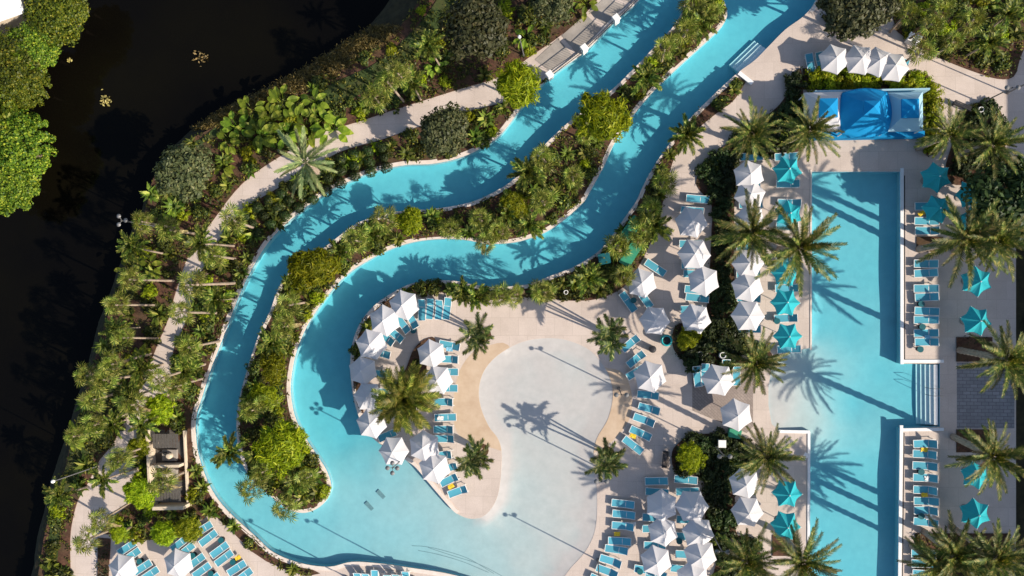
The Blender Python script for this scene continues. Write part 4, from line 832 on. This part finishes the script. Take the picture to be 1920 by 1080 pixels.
MB().box(((a.x+b.x)/2, (a.y+b.y)/2, .03), (b.x-a.x, b.y-a.y, .06)).build('floor', M['fblue'], cb)
a2 = W(1535,264) - CBL; b2 = W(1724,250) - CBL
MB().box(((a2.x+b2.x)/2, (a2.y+b2.y)/2, .55), (b2.x-a2.x, b2.y-a2.y, 1.0)).build('bar_counter', M['fblue'], cb)
MB().box(((a.x+b.x)/2, b.y-.15, 1.15), (b.x-a.x-.3, .15, 2.2)).build('back_wall', M['fpale'], cb)

# ------------------------------------------------------------------ pool steps and rails
st = empty('pool_steps', (*W2((1744,741)), 0)); tag(st, 'flight of steps into the right side of the long pool', 'steps'); SL = st.location
for k in range(5):
    p, q = W(1759 - 7 * k - 6.4, 797) - SL, W(1759 - 7 * k, 684) - SL; z = -.16 * (k + 1) + .06
    MB().box(((p.x+q.x)/2, (p.y+q.y)/2, (z - 1.0)/2), (q.x-p.x-.0, q.y-p.y, z + 1.0)).build('step', M['white_coping'], st)
s2 = empty('pool_steps', (*W2((1408,112)), 0)); tag(s2, 'diagonal steps into the south channel by the planter end', 'steps'); SL = s2.location
pa, pb = W(1390,139), W(1440,91); d = (pb - pa); dn = Vector((-d.y, d.x, 0)).normalized(); rz = math.atan2(d.y, d.x)
for k in range(4):
    z = -.22 - .17 * k; c = (pa + pb)/2 + dn * (.2 + .34 * k) - SL; MB().box((c.x, c.y, (z - 1.0)/2), (d.length * .96, .335, z + 1.0), rz).build('step', M['white_coping'], s2)
pw = W(1397,148); MB().box((pw.x, pw.y, .16), (1.5, .35, .32), math.radians(-40)).build('planter_end', M['white_coping']); tag(bpy.data.objects['planter_end'], 'white end wall of the narrow planter by the channel steps', 'planter wall')
def rail(px, py, ang, label):
    c = W(px, py, .5); r = empty('handrail', (c.x, c.y, 0), math.radians(ang)); tag(r, label, 'handrail', 'pool handrails')
    for y in (-.3, .3): MB().tube([(-.5, y, -.6), (-.5, y, .55), (-.35, y, .85), (.35, y, .85), (.5, y, .7), (.5, y, 0)], .022, 6).build('rail', M['metal'], r)
rail(1755, 735, 0, 'steel handrail at the long pool steps')

# ------------------------------------------------------------------ lamp posts
def lamp(px, py, h, label, heads=2, rz=0.0):
    c = W(px, py); r = empty('lamp_post', (c.x, c.y, 0.0), rz); tag(r, label, 'lamp post', 'lamp posts')
    MB().lathe([(.16, 0), (.16, .12), (.08, .3), (.06, .5), (.045, h)], 8).build('pole', M['metal'], r)
    for k in range(heads):
        a = 2 * math.pi * k / heads; x, y = (.42 * math.cos(a), .42 * math.sin(a)) if heads > 1 else (0, 0)
        if heads > 1: MB().tube([(0, 0, h - .25), (x * .6, y * .6, h - .05), (x, y, h - .05)], .025, 5).build('arm', M['metal'], r)
        MB().lathe([(.02, h - .12), (.11, h - .05), (.16, h + .1), (.13, h + .24), (.05, h + .3), (0, h + .31)] if heads == 1 else [(.0, h - .1), (.17, h - .08), (.2, h - .02), (.08, h + .1), (0, h + .12)], 10, (x, y, 0)).build('globe' if heads == 1 else 'lamp_head', M['lamp'] if heads == 1 else M['metal'], r)
lamp(982,104,5.0,'white globe lamp beside the slab walk',1); lamp(290,424,5.5,'triple headed lamp near the creek by the west path',3); lamp(180,875,6.0,'tall lamp leaning over the creek bank',1)
lamp(1335,1000,5.2,'twin lamp in the lower deck bed',2); lamp(1121,1050,5.2,'twin lamp at the lower right beach edge',2); lamp(1125,878,5.2,'twin lamp at the right beach edge behind the clustered palm',2); lamp(1160,728,5.0,'twin lamp right of the beach circle',2)
lamp(1889,174,5.4,'twin lamp beside the top right path',2); lamp(1840,193,5.0,'twin lamp at the round bed right of the cabana',2); lamp(760,856,5.0,'four armed lamp on the island rim',4); lamp(775,1082,6.0,'twin lamp at the bottom edge below the lagoon',2); lamp(650,1082,6.0,'twin lamp at the bottom edge near the lagoon bench',2); lamp(1340,835,5.0,'twin lamp in the round end of the lower deck bed',2)

# ------------------------------------------------------------------ slab walk with white pillars beside the north channel
for i, (P, l) in enumerate((([(1003,112),(1047,72),(1077,108),(1035,137)],'lowest'),([(1053,67),(1098,27),(1132,58),(1084,103)],'second'),([(1104,22),(1135,-5),(1175,12),(1140,50)],'third'),([(1141,-10),(1190,-60),(1230,-40),(1182,5)],'topmost'))):
    V = WP(P); n = len(V); o = MB().add([(x, y, .03) for x, y in V] + [(x, y, -.02) for x, y in V], [(3,2,1,0),(4,5,6,7)] + [(k, (k+1)%n, (k+1)%n+n, k+n) for k in range(n)]).build('walk_slab', M['concrete']); bm = bmesh.new(); bm.from_mesh(o.data); bmesh.ops.recalc_face_normals(bm, faces=bm.faces); bm.to_mesh(o.data); bm.free()
    tag(o, '%s grey slab of the walk beside the north channel' % l, 'paving slab', 'slabs of the north walk')
PIL = [(1031,146),(1095,97),(1154,42),(1205,-8)]
for i, p in enumerate(PIL):
    c = W(*p); rz = math.atan2(W(*PIL[1]).y - W(*PIL[0]).y, W(*PIL[1]).x - W(*PIL[0]).x); r = empty('pillar', (c.x, c.y, .0), rz); tag(r, 'white square pillar on the north channel rim, %s from the bottom' % ordw(i + 1), 'pillar', 'white pillars')
    MB().box((0, 0, .6), (.5, .5, 1.2)).build('shaft', M['white'], r); MB().box((0, 0, 1.25), (.62, .62, .12), 0, 0, .8).build('cap', M['white'], r)
for i in range(3):
    a, b = W(*PIL[i]), W(*PIL[i+1]); d = b - a; m = (a + b)/2; r = empty('railing', (m.x, m.y, 0), math.atan2(d.y, d.x)); tag(r, 'dark railing between white pillars, %s span from the bottom' % ordw(i + 1), 'railing', 'railings between the pillars'); L = d.length - .55
    for z in (.3, 1.0): MB().box((0, 0, z), (L, .05, .05)).build('rail', M['dark'], r)
    pk = MB().box((0, 0, .65), (.02, .02, .7)).mesh('picket', M['dark'])
    for k in range(int(L / .22)): link('picket', pk, r, (-L/2 + .11 + k * .22, 0, 0))

# ------------------------------------------------------------------ pump enclosure west of the river
en = empty('pump_enclosure', (*W2((322,875)), .05)); tag(en, 'walled pump enclosure with dark screens and white pumps', 'enclosure'); EL = en.location; EL2 = Vector((EL.x, EL.y, 0))
def ebox(name, px0, py0, px1, py1, z0, z1, mat, rz=0.0):
    a, b = W(px0, py1) - EL2, W(px1, py0) - EL2; return MB().box(((a.x+b.x)/2, (a.y+b.y)/2, (z0+z1)/2), (abs(b.x-a.x), abs(b.y-a.y), z1-z0), rz).build(name, mat, en)
ebox('floor', 292, 806, 352, 945, 0, .05, M['screen'])
ebox('wall', 290, 803, 294.5, 946, 0, 1.3, M['stucco'], .06); ebox('wall', 351, 806, 354, 944, 0, .45, M['stucco'], .06); ebox('wall', 303, 942, 360, 947, 0, 1.6, M['stucco'], .04); ebox('wall', 297, 867, 349, 871, 0, 1.3, M['stucco'], .04)
for (x0, y0, x1, y1) in ((298, 810, 346, 836), (302, 902, 350, 936)):
    for k in range(9): ebox('screen_slat', x0 + (x1 - x0) * k / 9, y0, x0 + (x1 - x0) * (k + .86) / 9, y1, 1.0, 1.04, M['screen'], .04)
for y in (852, 887):
    ebox('plinth', 308, y - 10, 335, y + 10, .05, .35, M['concrete']); q = W(325, y) - EL2
    p = MB().lathe([(0, .95), (.2, .92), (.28, .75), (.28, .5), (.2, .36)], 14, (q.x, q.y, 0)).build('pump_tank', M['stucco'], en); MB().tube([(q.x-.3, q.y+.3, .6), (q.x-1.1, q.y+.3, .6), (q.x-1.1, q.y+.3, .2)], .06, 6).build('pipe', M['dark'], p)
w = W(248,886); o = MB().box((w.x, w.y, .55), (2.0, .3, 1.0), math.radians(24)).build('low_wall', M['stucco']); tag(o, 'short cream wall beside the lower west path', 'wall')

# ------------------------------------------------------------------ small things on the deck and in the beds
def urn(px, py, s, mat, label, name='urn'):
    c = W(px, py, .5); r = empty(name, (c.x, c.y, 0.0), 0, s); tag(r, label, 'urn')
    MB().lathe([(0, 0), (.32, 0), (.46, .25), (.54, .6), (.5, .9), (.42, 1.0), (.46, 1.06), (.40, 1.07), (.34, .98), (.34, .8)], 18).build('body', mat, r, True)
    MB().lathe([(0, .82), (.35, .82)], 18).build('soil', M['dark'], r)
urn(1249,638,1.0,M['pot'],'large turquoise urn on the west deck'); urn(1061,548,.42,M['white'],'small white urn in the bed above the beach'); urn(1355,666,.6,M['white'],'white urn in the hedge bed corner'); urn(1313,664,.5,M['white'],'smaller white urn left of the hedge corner urn'); urn(1840,205,.5,M['white'],'pale urn in the round bed right of the cabana')
def crate(px, py, w_, l, h, ang, mat, label, name='utility_box', cat='utility box', lid=True):
    c = W(px, py, h); r = empty(name, (c.x, c.y, .06), math.radians(ang)); tag(r, label, cat)
    MB().box((0, 0, h/2), (l, w_, h)).build('body', mat, r); MB().box((0, 0, h + .03), (l + .06, w_ + .06, .06), 0, 0, .96).build('lid', mat, r)
crate(1182,477,.95,2.1,.9,58,M['green'],'long emerald green box among the shrubs beside the deck'); crate(1177,437,.95,1.4,.9,52,M['green'],'shorter emerald green box nearest the south channel'); crate(1192,417,.8,1.0,.7,-40,M['green'],'small green box above the two long ones'); crate(1133,485,.9,1.0,.6,10,M['teal_dark'],'dark teal box hidden in the shrubs by the channel')
crate(1354,832,.6,.6,.9,0,M['white'],'white square box in the lower deck bed'); crate(1378,813,.7,1.0,.8,-10,M['green'],'bright green box below the lower paver parasol'); crate(1715,72,.7,1.0,.8,-25,M['white'],'white box beside the top right path')
def bench(px, py, ang, label):
    c = W(px, py, .45); r = empty('bench', (c.x, c.y, 0), math.radians(ang)); tag(r, label, 'bench')
    for y in (-.18, -.06, .06, .18): MB().box((0, y, .45), (1.5, .09, .04)).build('slat', M['dark'], r)
    for z in (.62, .76): MB().box((0, -.26, z), (1.5, .03, .1)).build('slat', M['dark'], r)
    for x in (-.65, .65): MB().box((x, 0, .22), (.06, .42, .44)).build('leg', M['dark'], r)
bench(1247,862,85,'dark slatted bench at the round end of the lower bed'); bench(1805,198,-25,'dark bench form added as a post shadow beside the round bed')  # the second one is added in place of a post's long cast shadow
def bin_(px, py, label):
    c = W(px, py, .9); r = empty('litter_bin', (c.x, c.y, 0)); tag(r, label, 'litter bin'); MB().lathe([(0, 0), (.28, 0), (.3, .85)], 12).build('body', M['metal'], r); MB().lathe([(.32, .85), (.3, .95), (.12, 1.0), (0, 1.0)], 12).build('lid', M['dark'], r)
bin_(1687,109,'round bin right of the top white parasol row'); bin_(1224,655,'small bin on the deck near the turquoise urn')
# submerged seat and jets on the lagoon floor
for i, (px, py) in enumerate(((692,949),(714,927))):
    c = W(px, py, -.5); z = float(-idw(an, np.array([[c.x, c.y]]))[0]) + .02; o = MB().box((c.x, c.y, z), (.9, .35, .06), math.radians(-45)).build('floor_grate', M['floortile']); tag(o, 'sunken floor grate in the lagoon, %s of the pair' % ('upper' if i else 'lower'), 'grate', 'floor grates')
# plants drifting on the creek
for i, (px, py, l) in enumerate(((375,108,'pale clump of leaves poking from the creek near the lawn'),(198,188,'pale clump of leaves in the middle of the creek'),(130,112,'small pale clump near the far bank trees'))):
    c = W(px, py, -1.6); R = np.random.RandomState(200 + i); n = 40 if i < 2 else 12; C = R.normal(0, .33 if i < 2 else .15, (n, 3)) * np.array([1, 1, .25]) + np.array([0, 0, .12]); o = link('water_plant', leaves('water_plant', C, np.tile([0, 0, 1.0], (n, 1)), .17, M['weed'], .5, i), None, (c.x, c.y, -1.74)); tag(o, l, 'water plant', None, 'stuff')
# white roofed shed on the far bank
c = W(-22,-8,3); sh = empty('shed', (c.x, c.y, -1.2), .3, 1.25); tag(sh, 'white roofed shed at the top left corner', 'shed')
MB().box((0, 0, 1.4), (3.4, 3.0, 2.8)).build('wall', M['stucco'], sh); MB().add([(-2,-1.8,2.8),(2,-1.8,2.8),(2,1.8,2.8),(-2,1.8,2.8),(-2,0,3.7),(2,0,3.7)], [(0,1,5,4),(2,3,4,5),(1,2,5),(3,0,4),(3,2,1,0)]).build('roof', M['white'], sh); MB().box((1.71, 0, 1.0), (.05, .9, 2.0)).build('door', M['dark'], sh)

# ------------------------------------------------------------------ hotel wings east of the pool (they shade the right side)
def hotel(px, py0, py1, h, depth, label):
    a, b = W(px, py1), W(px, py0); Ly = b.y - a.y; r = empty('hotel_wing', (a.x, (a.y + b.y)/2, 0)); tag(r, label, 'building')
    MB().box((depth/2, 0, h/2), (depth, Ly, h)).build('wall', M['wall'], r); MB().box((depth/2, 0, h + .1), (depth + .4, Ly + .4, .2)).build('roof', M['concrete'], r)
    wm = MB().box((0, 0, 0), (.06, 1.8, 2.0)).mesh('window', M['glass']); bm_ = MB().box((-.6, 0, 0), (1.2, 2.8, .12)).mesh('balcony', M['white']); rm = MB().box((-1.17, 0, .55), (.04, 2.8, .9)).mesh('balustrade', M['white'])
    for f in range(int(h // 3.2)):
        for k in range(int(Ly // 3.4)):
            y = -Ly/2 + 1.9 + k * 3.4; z = f * 3.2 + 1.5; link('window', wm, r, (-.02, y, z))
            if f: bl = link('balcony', bm_, r, (0, y, z - 1.2)); link('balustrade', rm, bl)
hotel(2220, 590, 1700, 13.0, 14, 'cream hotel wing with balconies right of the frame')
hotel(2207, 230, 440, 9.0, 10, 'low cream hotel wing right of the top corner')
